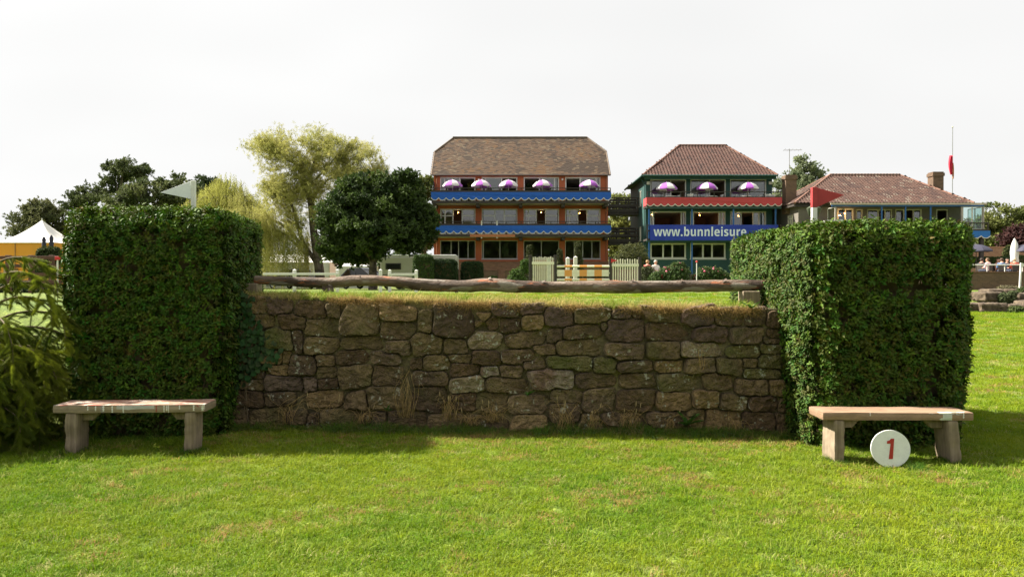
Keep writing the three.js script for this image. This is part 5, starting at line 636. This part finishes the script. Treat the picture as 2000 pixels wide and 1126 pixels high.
{ // verandah furniture of the low house
  const cane = mat([.30, .17, .075], .7), y = G0 + 4.38, mk = (b, l) => { const o = thing('cane_chair', l, 'chair', [sx(b, 57.2), y, -57.2], b * .01, 'cane chairs on the verandah'); part('seat', rbox(-.25, .38, -.25, .25, .43, .25, .02), cane, o); part('backrest', new THREE.TorusGeometry(.25, .03, 6, 16, Math.PI).rotateX(-.1).translate(0, .58, -.24), cane, o); part('back_panel', rbox(-.22, .43, -.26, .22, .72, -.24, .01), cane, o); for (const s of [-1, 1]) for (const z of [-1, 1]) part('leg', bar(V(s * .22, 0, z * .22), V(s * .22, .38, z * .22), .018, 6), cane, o); };
  [[1700, 'leftmost cane chair on the low house verandah'], [1724, 'cane chair below the first verandah doors'], [1768, 'cane chair between the two blue verandah posts'], [1806, 'cane chair left of the right verandah door'], [1845, 'cane chair below the right verandah door'], [1880, 'cane chair behind the verandah glass screen'], [1893, 'rightmost cane chair behind the verandah glass screen']].forEach(a => mk(...a));
  [[1627, 'white clothed table at the left end of the verandah'], [1680, 'white clothed table before the verandah doors']].forEach(([b, l]) => { const o = thing('clothed_table', l, 'table', [sx(b, 57.3), y, -57.3], 0, 'clothed tables on the verandah'); part('cloth', rbox(-.6, .15, -.4, .6, .74, .4, .03), plastic, o); for (const s of [-1, 1]) part('leg', bar(V(s * .5, 0, 0), V(s * .5, .15, 0), .03, 6), darkTimber, o); });
  const U = thing('covered_parasol', 'folded olive green parasol cover beside the red pennant', 'parasol', [sx(1590, 57.1), y, -57.1], .3); part('cover', new THREE.LatheGeometry([[.05, 0], [.45, .25], [.62, .75], [.55, .8], [.03, 1.1]].map(p => new THREE.Vector2(...p)), 10).scale(1, 1, .6).translate(0, .85, 0), mat([.05, .065, .035], .8, two), U); part('pole', bar(V(0, 0, 0), V(0, 1.95, 0), .025, 6), darkTimber, U);
}
// ---------------------------------------------------------------- picket wings, jump poles, rails
{
  const d = 33, k = d / FOCAL, cream = mottled([.74, .71, .56], .7, .5, 5, .12, 1501), amber = mat([.68, .30, .07], .6), wing = (b0, b1, top, label, flag) => { const x0 = sx(b0, d), x1 = sx(b1, d), w = x1 - x0, g0 = ground(x0, -d), H = sy(top, d) - g0, o = thing('picket_wing', label, 'jump wing', [x0, g0, -d], 0, 'white picket wings of the far jump');
    for (const x of [0, w]) { const p = part('post', rbox(x - .06, -.05, -.06, x + .06, H - .02, .06, .008), darkTimber, o); part('post_cap', rbox(x - .075, H - .018, -.075, x + .075, H + .04, .075, .01), darkTimber, p); }
    const n = 11; for (let i = 0; i < n; i++) { const x = lerp(.12, w - .12, i / (n - 1)); part('picket', rbox(x - .021, .03, .03, x + .021, H - .04 + .02 * Math.sin(i * 2.3), .055, .004), cream, o); }
    for (const y of [H - .3, .25]) part('rail', rbox(.062, y - .06, .058, w - .062, y + .06, .085, .004), cream, o); for (const x of [0, w]) part('foot', rbox(x - .05, -.02, -.4, x + .05, .06, .4, .01), mat([.5, .49, .45], .7), o); if (flag) part('red_flag', flat(V(.02, H - .02, .09), V(.3, H - .1, .1), V(.02, H - .2, .09)), mat([.5, .03, .03], .7, two), o); return o; };
  const wl = wing(1036, 1085, 500, 'left white picket wing with dark posts beside the striped poles'), wr = wing(1192, 1250, 504, 'right white picket wing with a red flag beside the striped poles', true);
  part('chipped_board', rbox(.72, .03, .06, .88, 1.48, .075, .003), mottled([.55, .54, .45], .7, .3, 6, .35, 1503), wl);
  const pole = (y, plank, label) => { const x0 = sx(1088, d), x1 = sx(1190, d), o = thing(plank ? 'jump_plank' : 'jump_pole', label, 'jump pole', [x0, sy(y, d), -d + .02], 0, 'striped jump poles'), n = 7, L = x1 - x0; for (let i = 0; i < n; i++) { const a = L * i / n, b = L * (i + 1) / n - .001; part('stripe', plank ? rbox(a, -.14, -.015, b, .14, .015, .004) : bar(V(a, 0, 0), V(b, 0, 0), .05, 14), i % 2 ? amber : cream, o); } for (const x of [0, L]) part('end_ring', new THREE.CylinderGeometry(.052, .052, .02, 14).rotateZ(Math.PI / 2).translate(x, 0, 0), cream, o); };
  pole(520, 0, 'upper orange and white striped jump pole'); pole(533, 1, 'wide orange and white striped plank in the middle of the jump'); pole(546, 0, 'lower orange and white striped jump pole');
  for (const [b, q, dd, l] of [[1109, 504, 36, 'chipped white post behind the left part of the striped poles'], [1124, 502, 36.5, 'white post behind the middle of the striped poles']]) { const x = sx(b, dd), g0 = ground(x, -dd), o = thing('white_post', l, 'post', [x, g0, -dd], 0, 'white posts behind the jump'), H = sy(q, dd) - g0; part('post', rbox(-.085, -.1, -.085, .085, H, .085, .01), mottled([.6, .59, .52], .7, .5, 6, .25, 1505), o); part('cap', new THREE.ConeGeometry(.12, .06, 4).rotateY(.785).translate(0, H + .03, 0), whitePaint, o); }
  { const dd = 30, x = sx(1361, dd), g0 = ground(x, -dd), o = thing('marker_stick', 'thin white marker stick with a red knob before the flower bushes', 'marker', [x, g0, -dd]); part('stick', bar(V(0, -.05, 0), V(0, sy(512, dd) - g0, 0), .018, 8), whitePaint, o); part('knob', new THREE.SphereGeometry(.045, 10, 8).translate(0, sy(511, dd) - g0, 0), mat([.5, .03, .03], .5), o); }
  // white post and rail at the left
  const rail = (posts, y, label, from) => { const dd = 38, x0 = sx(posts[0], dd), g0 = ground(x0, -dd), o = thing('white_rail_fence', label, 'fence', [x0, g0, -dd], 0, 'white post and rail fences'); for (const b of posts) { const p = part('post', rbox(sx(b, dd) - x0 - .075, -.1, -.075, sx(b, dd) - x0 + .075, sy(y - 4, dd) - g0, .075, .008), whitePaint, o); part('cap', new THREE.ConeGeometry(.11, .05, 4).rotateY(.785).translate(sx(b, dd) - x0, sy(y - 4, dd) - g0 + .025, 0), whitePaint, p); } if (from) part('rail', rbox(sx(from[0], dd) - x0, sy(y + 6, dd) - g0, .078, sx(from[1], dd) - x0, sy(y + 1.5, dd) - g0, .12, .006), whitePaint, o); };
  rail([575, 659], 531, 'long white post and rail fence before the parked blue car', [515, 662]); rail([743], 531, 'single white post left of the short white rail'); rail([761, 813], 532, 'short white post and rail fence before the camper van', [759, 815]);
  // brown ranch fence far left
  const dd = 31, x0 = sx(16, dd), g0 = ground(x0, -dd), o = thing('ranch_fence', 'dark brown four rail timber fence before the yellow marquee', 'fence', [x0, g0, -dd]), rust = mottled([.095, .042, .030], .8, .8, 6, .25, 1507); for (const b of [-30, 16, 61, 101, 146]) part('post', rbox(sx(b, dd) - x0 - .085, -.1, -.085, sx(b, dd) - x0 + .085, sy(498, dd) - g0, .085, .01), rust, o); for (const q of [503, 519, 535.5, 550]) part('rail', rbox(sx(-60, dd) - x0, sy(q + 3.2, dd) - g0, .088, sx(150, dd) - x0, sy(q - 3.2, dd) - g0, .125, .006), rust, o);
  const s = thing('small_marker', 'small red and white marker beside the left hedge and brown fence', 'marker', [sx(112, 30), ground(sx(112, 30), -30), -30]); part('stake', bar(V(0, -.05, 0), V(0, 1.3, 0), .03, 8), whitePaint, s); part('red_head', rbox(-.1, 1.3, -.02, .1, 1.44, .02, .01), mat([.5, .02, .02], .6), s);
  // garden wall under the orange clubhouse
  const gw = thing('garden_wall', 'low brown brick garden wall behind the clipped bushes', 'wall', [sx(960, 52), ground(0, -52), -52]); part('bricks', box(sx(845, 52) - sx(960, 52), -.2, -.12, sx(1275, 52) - sx(960, 52), 1.27, .12), brickBrown, gw); part('coping', box(sx(845, 52) - sx(960, 52), 1.272, -.15, sx(1275, 52) - sx(960, 52), 1.34, .15), brickRed, gw); for (const b of [980, 1080, 1180]) part('pier', box(sx(b, 52) - sx(960, 52) - .22, -.2, .122, sx(b, 52) - sx(960, 52) + .22, 1.268, .2), brickRed, gw);
  const g2 = thing('garden_wall', 'low dark stone wall behind the pink flower bushes', 'wall', [sx(1360, 47), ground(15, -47), -47]); part('bricks', box(-3.2, -.2, -.15, 3.2, .93, .15), mottled([.07, .055, .045], .95, .8, 8, .4, 1509), g2); part('coping', box(-3.2, .932, -.18, 3.2, 1.0, .18), mottled([.09, .075, .06], .95, .8, 8, .3, 1511), g2);
}
// ---------------------------------------------------------------- marquees and vehicles
{
  const d = 50, x = sx(49, d), g0 = ground(x, -d), o = thing('marquee', 'yellow sided marquee with white pointed roof at the far left', 'marquee', [x, g0, -d - 1.8]), eY = sy(473, d) - g0, pY = sy(430, d + 2) - g0, hw = 1.82, P = [], I = [], n = 12, m = 8; // peaked canvas
  for (let j = 0; j <= n; j++) for (let i = 0; i <= 4 * m; i++) { const t = j / n, k = (i / m) % 4, f = Math.floor(k) % 4, q = (k - Math.floor(k)) * 2 - 1, [a, b] = [[q, 1], [1, -q], [-q, -1], [-1, q]][f], s = 1 - t; P.push(a * hw * s, lerp(eY, pY, Math.pow(t, 1.75) * .55 + t * .45), b * hw * s); if (j < n && i < 4 * m) { const e = j * (4 * m + 1) + i; I.push(e, e + 4 * m + 1, e + 1, e + 1, e + 4 * m + 1, e + 4 * m + 2); } }
  part('roof', tri(P, I), mat([.74, .72, .68], .7, two), o); const yel = new THREE.MeshPhysicalMaterial({ color: RGB(.72, .37, .035), roughness: .8, transmission: .35, thickness: 0, ...two });
  part('front_wall', new THREE.PlaneGeometry(2 * hw - .1, eY - .02, 10, 2).translate(0, eY / 2 - .02, hw - .03), yel, o); part('back_wall', new THREE.PlaneGeometry(2 * hw - .1, eY - .02).translate(0, eY / 2 - .02, -hw + .03), yel, o); for (const s of [-1, 1]) part('side_wall', new THREE.PlaneGeometry(2 * hw - .1, eY - .02).rotateY(Math.PI / 2).translate(s * (hw - .03), eY / 2 - .02, 0), yel, o); for (const a of [-1, 1]) for (const b of [-1, 1]) part('pole', bar(V(a * hw, -.05, b * hw), V(a * hw, eY, b * hw), .045, 8), whitePaint, o); part('middle_pole', bar(V(-.65, 0, hw), V(-.65, eY, hw), .03, 6), mat([.3, .18, .06], .6), o); part('eaves_rail', [bar(V(-hw, eY - .02, hw + .02), V(hw, eY - .02, hw + .02), .03, 6)], whitePaint, o); part('finial', bar(V(0, pY - .05, 0), V(0, pY + .12, 0), .03, 6), whitePaint, o);
  part('noticeboard', box(-1.35, .5, hw + .05, -.8, 1.45, hw + .1), mat([.36, .27, .17], .8), o); part('doorway', box(-.78, .3, hw + .04, -.42, 1.42, hw + .08), mat([.16, .085, .03], .8), o);
  const closed = (b, top, bot, dd, y0, m2, l, w = .2) => { const xx = sx(b, dd), T = sy(top, dd) - y0, Bt = sy(bot, dd) - y0, p = thing('closed_parasol', l, 'parasol', [xx, y0, -dd], 0, 'closed parasols'); part('pole', bar(V(0, 0, 0), V(0, T, 0), .03, 8), darkTimber, p); part('folded_canopy', new THREE.LatheGeometry([[.03, T + .06], [.1, T - .1], [w * .75, T - .35], [w, lerp(Bt, T, .45)], [w * .9, lerp(Bt, T, .2)], [w, Bt], [.03, Bt + .02]].map(q => new THREE.Vector2(...q)), 12), m2, p); part('base', new THREE.CylinderGeometry(.3, .34, .1, 16).translate(0, .05, 0), darkTimber, p); };
  closed(85.5, 464, 484, 40, ground(sx(85, 40), -40), navy, 'left of the two closed navy parasols before the yellow marquee', .11); closed(100, 461, 483, 40, ground(sx(100, 40), -40), navy, 'right of the two closed navy parasols before the yellow marquee', .115);
  closed(1982, 467, 512, 53, 1.95, canvasCream, 'tall closed white parasol on the terrace at the right edge', .27);
  // white frame tent behind the willow
  const t = thing('frame_tent', 'white frame tent behind the willow trunk', 'tent', [sx(560, 68), ground(sx(560, 68), -68), -68 - 4]), W = 4.3, e = 2.3, rg = 3.15, canv = mat([.66, .66, .64], .75, two); part('roof', [flat(V(-W, e, 3.5), V(W * .86, e, 3.5), V(W * .55, rg, 0), V(-W, rg, 0)), flat(V(-W, e, -3.5), V(W * .86, e, -3.5), V(W * .55, rg, 0), V(-W, rg, 0)), flat(V(W * .86, e, 3.5), V(W * .86, e, -3.5), V(W * .55, rg, 0))], canv, t); part('wall', flat(V(-W, 0, 3.45), V(W * .85, 0, 3.45), V(W * .85, e, 3.45), V(-W, e, 3.45)), canv, t); part('wall', flat(V(W * .85, 0, 3.45), V(W * .85, 0, -3.45), V(W * .85, e, -3.45), V(W * .85, e, 3.45)), canv, t); part('wall', flat(V(-W, 0, -3.45), V(W * .85, 0, -3.45), V(W * .85, e, -3.45), V(-W, e, -3.45)), canv, t); for (const xx of [-W, -1.5, 1.2, W * .85]) part('leg', bar(V(xx, -.05, 3.5), V(xx, e, 3.5), .05, 6), paleTrim, t);
  const t2 = thing('frame_tent', 'white tent side behind the dark green tree trunk', 'tent', [sx(692, 66), ground(sx(692, 66), -66), -67]); part('roof', flat(V(-1.6, 1.9, 1), V(1.8, 1.9, 1), V(1.6, 2.2, -1), V(-1.4, 2.2, -1)), canv, t2); part('wall', box(-1.5, 0, .9, 1.7, 1.88, .95), canv, t2); part('wall', box(-1.5, 0, -.95, 1.7, 2.0, -.9), canv, t2); for (const xx of [-1.55, 1.75]) part('leg', bar(V(xx, 0, 1), V(xx, 1.9, 1), .04, 6), paleTrim, t2);
}
function car(label, x, d, turn, paint) {
  const o = thing('parked_car', label, 'car', [x, ground(x, -d), -d], turn, 'parked cars behind the white rail'), prof = (pts, w, b = .05) => new THREE.ExtrudeGeometry(new THREE.Shape(pts.map(p => new THREE.Vector2(...p))), { depth: w - 2 * b, bevelEnabled: true, bevelSize: b, bevelThickness: b, bevelSegments: 3 }).translate(0, 0, -w / 2 + b), gl = carGlass;
  part('body', prof([[-2.05, .3], [-1.95, .62], [-1.85, .88], [-1.1, .95], [.7, .95], [1.7, .85], [2.0, .65], [2.05, .3]], 1.74, .07), paint, o); part('cabin', prof([[-1.75, .98], [-1.2, 1.42], [.1, 1.45], [.85, .98]], 1.5, .06), gl, o); part('roof', prof([[-1.2, 1.47], [-1.1, 1.53], [0, 1.55], [.15, 1.5]], 1.36, .04), paint, o);
  for (const sz of [-1, 1]) { part('pillar', [beam(V(-1.78, .98, sz * .76), V(-1.2, 1.5, sz * .68), .06, .08), beam(V(-.45, .98, sz * .77), V(-.45, 1.5, sz * .7), .05, .08), beam(V(.9, .98, sz * .76), V(.12, 1.5, sz * .68), .05, .07)], paint, o); for (const xx of [-1.3, 1.3]) { const w = part('wheel', new THREE.TorusGeometry(.25, .085, 8, 20).translate(xx, .33, sz * .80), mat([.015, .015, .016], .9), o); part('rim', new THREE.CylinderGeometry(.19, .19, .1, 16).rotateX(Math.PI / 2).translate(xx, .33, sz * .80), mat([.4, .4, .4], .35, { metalness: .8 }), w); } part('tail_light', rbox(-2.06, .68, sz * .72 - .12, -1.9, .86, sz * .72 + .12, .02), mat([.4, .02, .02], .3), o); part('headlight', rbox(1.8, .62, sz * .68 - .14, 2.02, .78, sz * .68 + .14, .03), mat([.6, .6, .6], .2), o); part('door_handle', rbox(-.3, .82, sz * .875 - .02, -.12, .85, sz * .875 + .02, .008), mat([.2, .2, .2], .4), o); }
  part('number_plate', rbox(-2.13, .62, -.26, -2.10, .74, .26, .005), mat([.62, .42, .02], .5), o); return o;
}
const dark = (c) => new THREE.MeshPhysicalMaterial({ color: RGB(...c), roughness: .35, clearcoat: 1, clearcoatRoughness: .05 });
car('dark blue parked car with a yellow rear plate behind the white rail', sx(570, 60), 60, Math.PI * .5 + .95, dark([.008, .012, .05])); car('dark grey parked car under the dark green tree', sx(716, 57), 57, -.5, dark([.02, .02, .024]));
{
  const d = 54, x = sx(742, d), o = thing('camper_van', 'cream camper van parked under the dark green tree beside the clubhouse', 'camper van', [x, ground(x, -d), -d - 1.1]), cream = mottled([.44, .43, .36], .45, 2, 4, .05, 1601), L = 5.4;
  part('body', rbox(0, .35, -1.05, L, 2.35, 1.05, .14), cream, o); part('roof', rbox(.05, 2.33, -1.02, L - .05, 2.45, 1.02, .05), mat([.66, .66, .64], .5), o); part('skirt', rbox(.05, .28, -1.0, L - .05, .5, 1.0, .04), mat([.22, .21, .18], .6), o); for (const [a, b] of [[.38, 1.48], [2.7, 3.6]]) { const w = part('window', rbox(a, 1.40, 1.04, b, 1.85, 1.075, .02), mat([.05, .04, .04], .5), o); part('pane', rbox(a + .07, 1.46, 1.06, b - .07, 1.79, 1.085, .01), carGlass, w); }
  part('stripe', rbox(.06, .98, 1.045, L - .06, 1.06, 1.058, .003), mat([.14, .13, .11], .6), o); for (const a of [1.35, 4.2]) { const w = part('wheel', new THREE.TorusGeometry(.26, .1, 8, 20).translate(a, .36, .94), mat([.015, .015, .016], .9), o); part('rim', new THREE.CylinderGeometry(.19, .19, .12, 16).rotateX(Math.PI / 2).translate(a, .36, .94), mat([.4, .4, .38], .5), w); part('wheel_arch', new THREE.TorusGeometry(.44, .06, 6, 16, Math.PI).translate(a, .36, 1.05), cream, o); part('wheel', new THREE.TorusGeometry(.26, .1, 8, 20).translate(a, .36, -.94), mat([.015, .015, .016], .9), o); } part('door', rbox(3.9, .5, 1.045, 4.6, 2.2, 1.07, .01), cream, o);
}
// ---------------------------------------------------------------- terrace on the right with people
{
  const x0 = 29.6, x1 = 48, w = thing('terrace_wall', 'brown brick terrace wall with white handrail at the right', 'wall', [x0, 1.05, -50]); part('bricks', box(0, -.3, -.15, x1 - x0, 1.24, .15), brickBrown, w); part('coping', box(0, 1.242, -.2, x1 - x0, 1.31, .2), brickRed, w); for (let i = 0; i <= 12; i++) part('rail_post', bar(V(.2 + i * 1.15, 1.31, 0), V(.2 + i * 1.15, 1.74, 0), .028, 6), whitePaint, w); part('handrail', bar(V(0, 1.75, 0), V(x1 - x0, 1.75, 0), .035, 8), whitePaint, w);
  struct('terrace', box(x0, 1.0, -68, x1, 1.95, -50.16), slabMat);
  const f = thing('boundary_wall', 'tall pink brick wall behind the terrace hedge', 'wall', [sx(1890, 72), G0, -72]); part('bricks', box(0, -.2, -.2, 9, 3.75, .2), brickPink, f); part('coping', box(-.02, 3.752, -.24, 9, 3.86, .24), mat([.33, .17, .11], .9), f);
  for (const [b, d, l] of [[1907, 54, 'open navy parasol under the blue verandah awning'], [2008, 53, 'open navy parasol cut by the right edge of the picture']]) { const p = thing('navy_parasol', l, 'parasol', [sx(b, d), 1.95, -d], .1, 'open navy parasols on the terrace'), h = sy(489, d) - 1.95; part('pole', bar(V(0, 0, 0), V(0, h + .4, 0), .03, 8), darkTimber, p); for (let i = 0; i < 8; i++) part('canopy_panel', sector(i, 8, 1.05, .45, .06).translate(0, h, 0), mat([.035, .034, .06], .8, two), p); part('base', new THREE.CylinderGeometry(.3, .34, .1, 16).translate(0, .05, 0), darkTimber, p); }
  // seated people: one body, shirt, hair
  const cap = (p, a, b, r0, r1) => { const ab = V().subVectors(b, a), t = clamp(V().subVectors(p, a).dot(ab) / ab.lengthSq()); return p.distanceTo(a.clone().addScaledVector(ab, t)) - lerp(r0, r1, t); }, smin = (a, b, k) => { const h = clamp(.5 + .5 * (b - a) / k); return lerp(b, a, h) - k * h * (1 - h); };
  const bones = [[[0, .12, 0], [0, .5, -.04], .155, .15], [[-.13, .5, -.03], [.13, .5, -.03], .085, .085], [[0, .56, -.03], [0, .66, -.01], .055, .05], [[0, .75, .0], [0, .80, -.01], .088, .095], [[0, .70, .05], [0, .73, .05], .05, .06], [[0, .745, .09], [0, .765, .1], .018, .012], [[-.1, .76, -.01], [.1, .76, -.01], .02, .02], [[-.19, .5, -.03], [-.25, .26, .05], .055, .045], [[-.25, .26, .05], [-.10, .22, .30], .043, .032], [[.19, .5, -.03], [.25, .26, .05], .055, .045], [[.25, .26, .05], [.10, .22, .30], .043, .032], [[-.10, .22, .30], [-.05, .22, .38], .035, .022], [[.10, .22, .30], [.05, .22, .38], .035, .022], [[-.09, .06, .02], [-.12, .06, .44], .085, .06], [[.09, .06, .02], [.12, .06, .44], .085, .06], [[-.12, .06, .44], [-.12, -.36, .42], .055, .04], [[.12, .06, .44], [.12, -.36, .42], .055, .04], [[-.12, -.40, .42], [-.12, -.41, .56], .045, .035], [[.12, -.40, .42], [.12, -.41, .56], .045, .035]].map(b => [V(...b[0]), V(...b[1]), b[2], b[3]]);
  const mesh = f => { const n = 64, mc = new MarchingCubes(n, mat([1, 1, 1]), false, false, 60000), p = V(); mc.isolation = 0; for (let k = 0; k < n; k++) for (let j = 0; j < n; j++) for (let i = 0; i < n; i++) { p.set((i / n * 2 - 1) * .72, (j / n * 2 - 1) * .72 + .22, (k / n * 2 - 1) * .72); mc.field[i + j * n + k * n * n] = -f(p); } mc.update(); const c = mc.count ?? mc.geometry.drawRange.count, g = new THREE.BufferGeometry(), a = mc.positionArray.slice(0, c * 3); for (let i = 0; i < c; i++) { a[3 * i] *= .72; a[3 * i + 1] = a[3 * i + 1] * .72 + .22; a[3 * i + 2] *= .72; } g.setAttribute('position', new THREE.BufferAttribute(a, 3)); g.setAttribute('normal', new THREE.BufferAttribute(mc.normalArray.slice(0, c * 3), 3)); return metreUV(g); };
  const skin = bones, body = mesh(p => skin.reduce((s, b) => smin(s, cap(p, ...b), .03), 9)), shirt = mesh(p => Math.max([0, 1, 7, 9].reduce((s, i) => smin(s, cap(p, ...bones[i]) - .018, .03), 9), p.y - .575)), hair = mesh(p => Math.max(cap(p, V(0, .79, -.03), V(0, .82, -.015), .108, .1), .76 - p.y + (p.z > .02 ? .05 : -.06))), trousers = mesh(p => Math.max([13, 14, 15, 16].reduce((s, i) => smin(s, cap(p, ...bones[i]) - .016, .03), cap(p, V(0, .1, 0), V(0, .14, 0), .165, .165)), -.34 - p.y));
  const skinM = mat([.42, .23, .16], .6), person = (b, d, y, turn, shirtC, hairC, label) => { const x = sx(b, d), o = thing('person', label, 'person', [x, y + .47, -d], turn, 'people sitting outside'); const add = (n, g, m) => { const e = new THREE.Mesh(g, m); e.name = n; o.add(e); }; add('body', body, skinM); add('shirt', shirt, mat(shirtC, .85)); add('hair', hair, mat(hairC, .8)); add('trousers', trousers, mat([.03, .035, .06], .85));
    const c = thing('terrace_chair', 'dark chair under ' + label.split(' ').slice(0, 12).join(' '), 'chair', [x, y, -d], turn, 'dark chairs under seated people'); part('seat', rbox(-.22, .36, -.2, .22, .40, .22, .01), darkTimber, c); part('backrest', rbox(-.22, .5, -.25, .22, .88, -.22, .01), darkTimber, c); for (const s of [-1, 1]) { part('leg', bar(V(s * .2, 0, -.22), V(s * .2, .52, -.23), .018, 6), darkTimber, c); part('leg', bar(V(s * .2, 0, .2), V(s * .2, .36, .2), .018, 6), darkTimber, c); } };
  const Y = 1.95; person(1918, 52.2, Y, 2.2, [.02, .02, .025], [.03, .02, .015], 'person in black sitting under the navy parasol'); person(1929, 51.8, Y, -2.6, [.62, .42, .46], [.10, .06, .03], 'person in pale pink sitting behind the terrace rail'); person(1957, 52, Y, 2.7, [.07, .16, .30], [.06, .035, .02], 'person in a blue shirt sitting behind the terrace rail'); person(1968, 52.6, Y, 0, [.02, .02, .03], [.03, .02, .015], 'person in dark clothes facing out on the terrace'); person(1982, 51.8, Y, 2.9, [.62, .10, .05], [.45, .38, .25], 'fair haired person in orange red on the terrace'); person(1950, 53, Y, .4, [.30, .14, .10], [.08, .04, .02], 'person in brown beside the blue shirted person');
  person(1265, 49, G0 + .55, 2.6, [.55, .10, .09], [.35, .2, .1], 'person in pink red sitting behind the stone wall by the green clubhouse'); person(1281, 49.2, G0 + .55, .3, [.62, .6, .56], [.62, .6, .55], 'white haired person sitting behind the stone wall by the green clubhouse');
  struct('patio', box(sx(1250, 49), 1.0, -51, sx(1400, 49), G0 + .55, -47.2), slabMat);
  // rock edge
  const rockM = mat([1, 1, 1], .95, { map: (() => { const a = fbm(5, 5, 1701), b = fbm(40, 3, 1703); return tex(256, 1.5, (u, v, c) => { mixc(c, [.055, .038, .024], [.125, .094, .062], clamp((a(u, v) - .5) * 3 + .5)); const q = .6 + .8 * b(u, v); for (let i = 0; i < 3; i++) c[i] *= q; }); })() });
  [[1930, 42.4, 1.5, .62, 1.3, 0, 'large flat rock at the lawn edge next to the right hedge'], [1978, 42.3, 1.35, .55, 1.3, .1, 'second lawn edge rock from the right hedge'], [2012, 42.6, 1.1, .75, 1.4, -.1, 'lawn edge rock at the right edge of the picture'], [1885, 42.6, 1.3, .6, 1.2, 0, 'lawn edge rock mostly hidden by the right hedge'], [1928, 44.5, 1.3, .55, 1.2, .2, 'upper ledge rock with a pale top next to the right hedge', .55], [1955, 45.8, 2.0, .5, 1.4, -.1, 'long pale upper rock below the brick terrace wall', .75], [1992, 44.2, 1.6, .55, 1.2, .35, 'sloping reddish rock on the upper ledge at the right', .5]].forEach(([b, d, L, h, D, tn, l, y = -.1], i) => { const g = roughBox(L, h, D, .12, .07, 40 + i * 9, [14, 6, 12]); g.computeVertexNormals(); const o = thing('rock', l, 'rock', [sx(b, d), y, -d], tn, 'rocks edging the lawn'); part('stone', toCreasedNormals(g, .6).translate(0, h / 2, 0), rockM, o); });
  shrub('lavender_bush', 'soft green bush among the lawn edge rocks', 'bush', 43.8, 1968, [[1966, 582, 14, 9], [1980, 578, 10, 8]], 900, [.05, .075, .03], [.13, .16, .06], { base: .4 }); shrub('rock_plant', 'small green plant spilling over the right lawn edge rock', 'plant', 41.4, 1985, [[1985, 606, 12, 6]], 300, [.05, .08, .02], [.14, .17, .05], { base: 0 }); shrub('grassy_plant', 'pale wispy plant at the foot of the brick terrace wall', 'plant', 48.5, 1965, [[1965, 564, 14, 5], [1985, 566, 14, 5]], 500, [.10, .09, .05], [.24, .21, .12], { base: .9 }); shrub('rock_plant', 'leafy green plant beside the white slanted flag post', 'plant', 45, 1998, [[1998, 572, 9, 10]], 350, [.05, .08, .02], [.12, .16, .04], { base: .8 });
  const q = thing('flag_post', 'slanted white post with small white pennant at the right edge', 'flag', [sx(1992, 46), ground(sx(1992, 46), -46), -46]); q.rotation.z = -.05; part('post', rbox(-.045, -.1, -.045, .045, sy(513, 46) - q.position.y, .045, .006), whitePaint, q); part('panel', new THREE.ExtrudeGeometry(new THREE.Shape([[.05, 0], [.4, -.12], [.05, -.25]].map(p => new THREE.Vector2(...p))), { depth: .012, bevelEnabled: false }).translate(0, sy(513, 46) - q.position.y, 0), whitePaint, q);
}
scene.traverse(o => { if (o.isMesh) { o.castShadow = true; o.receiveShadow = true; } });
renderer.render(scene, camera);
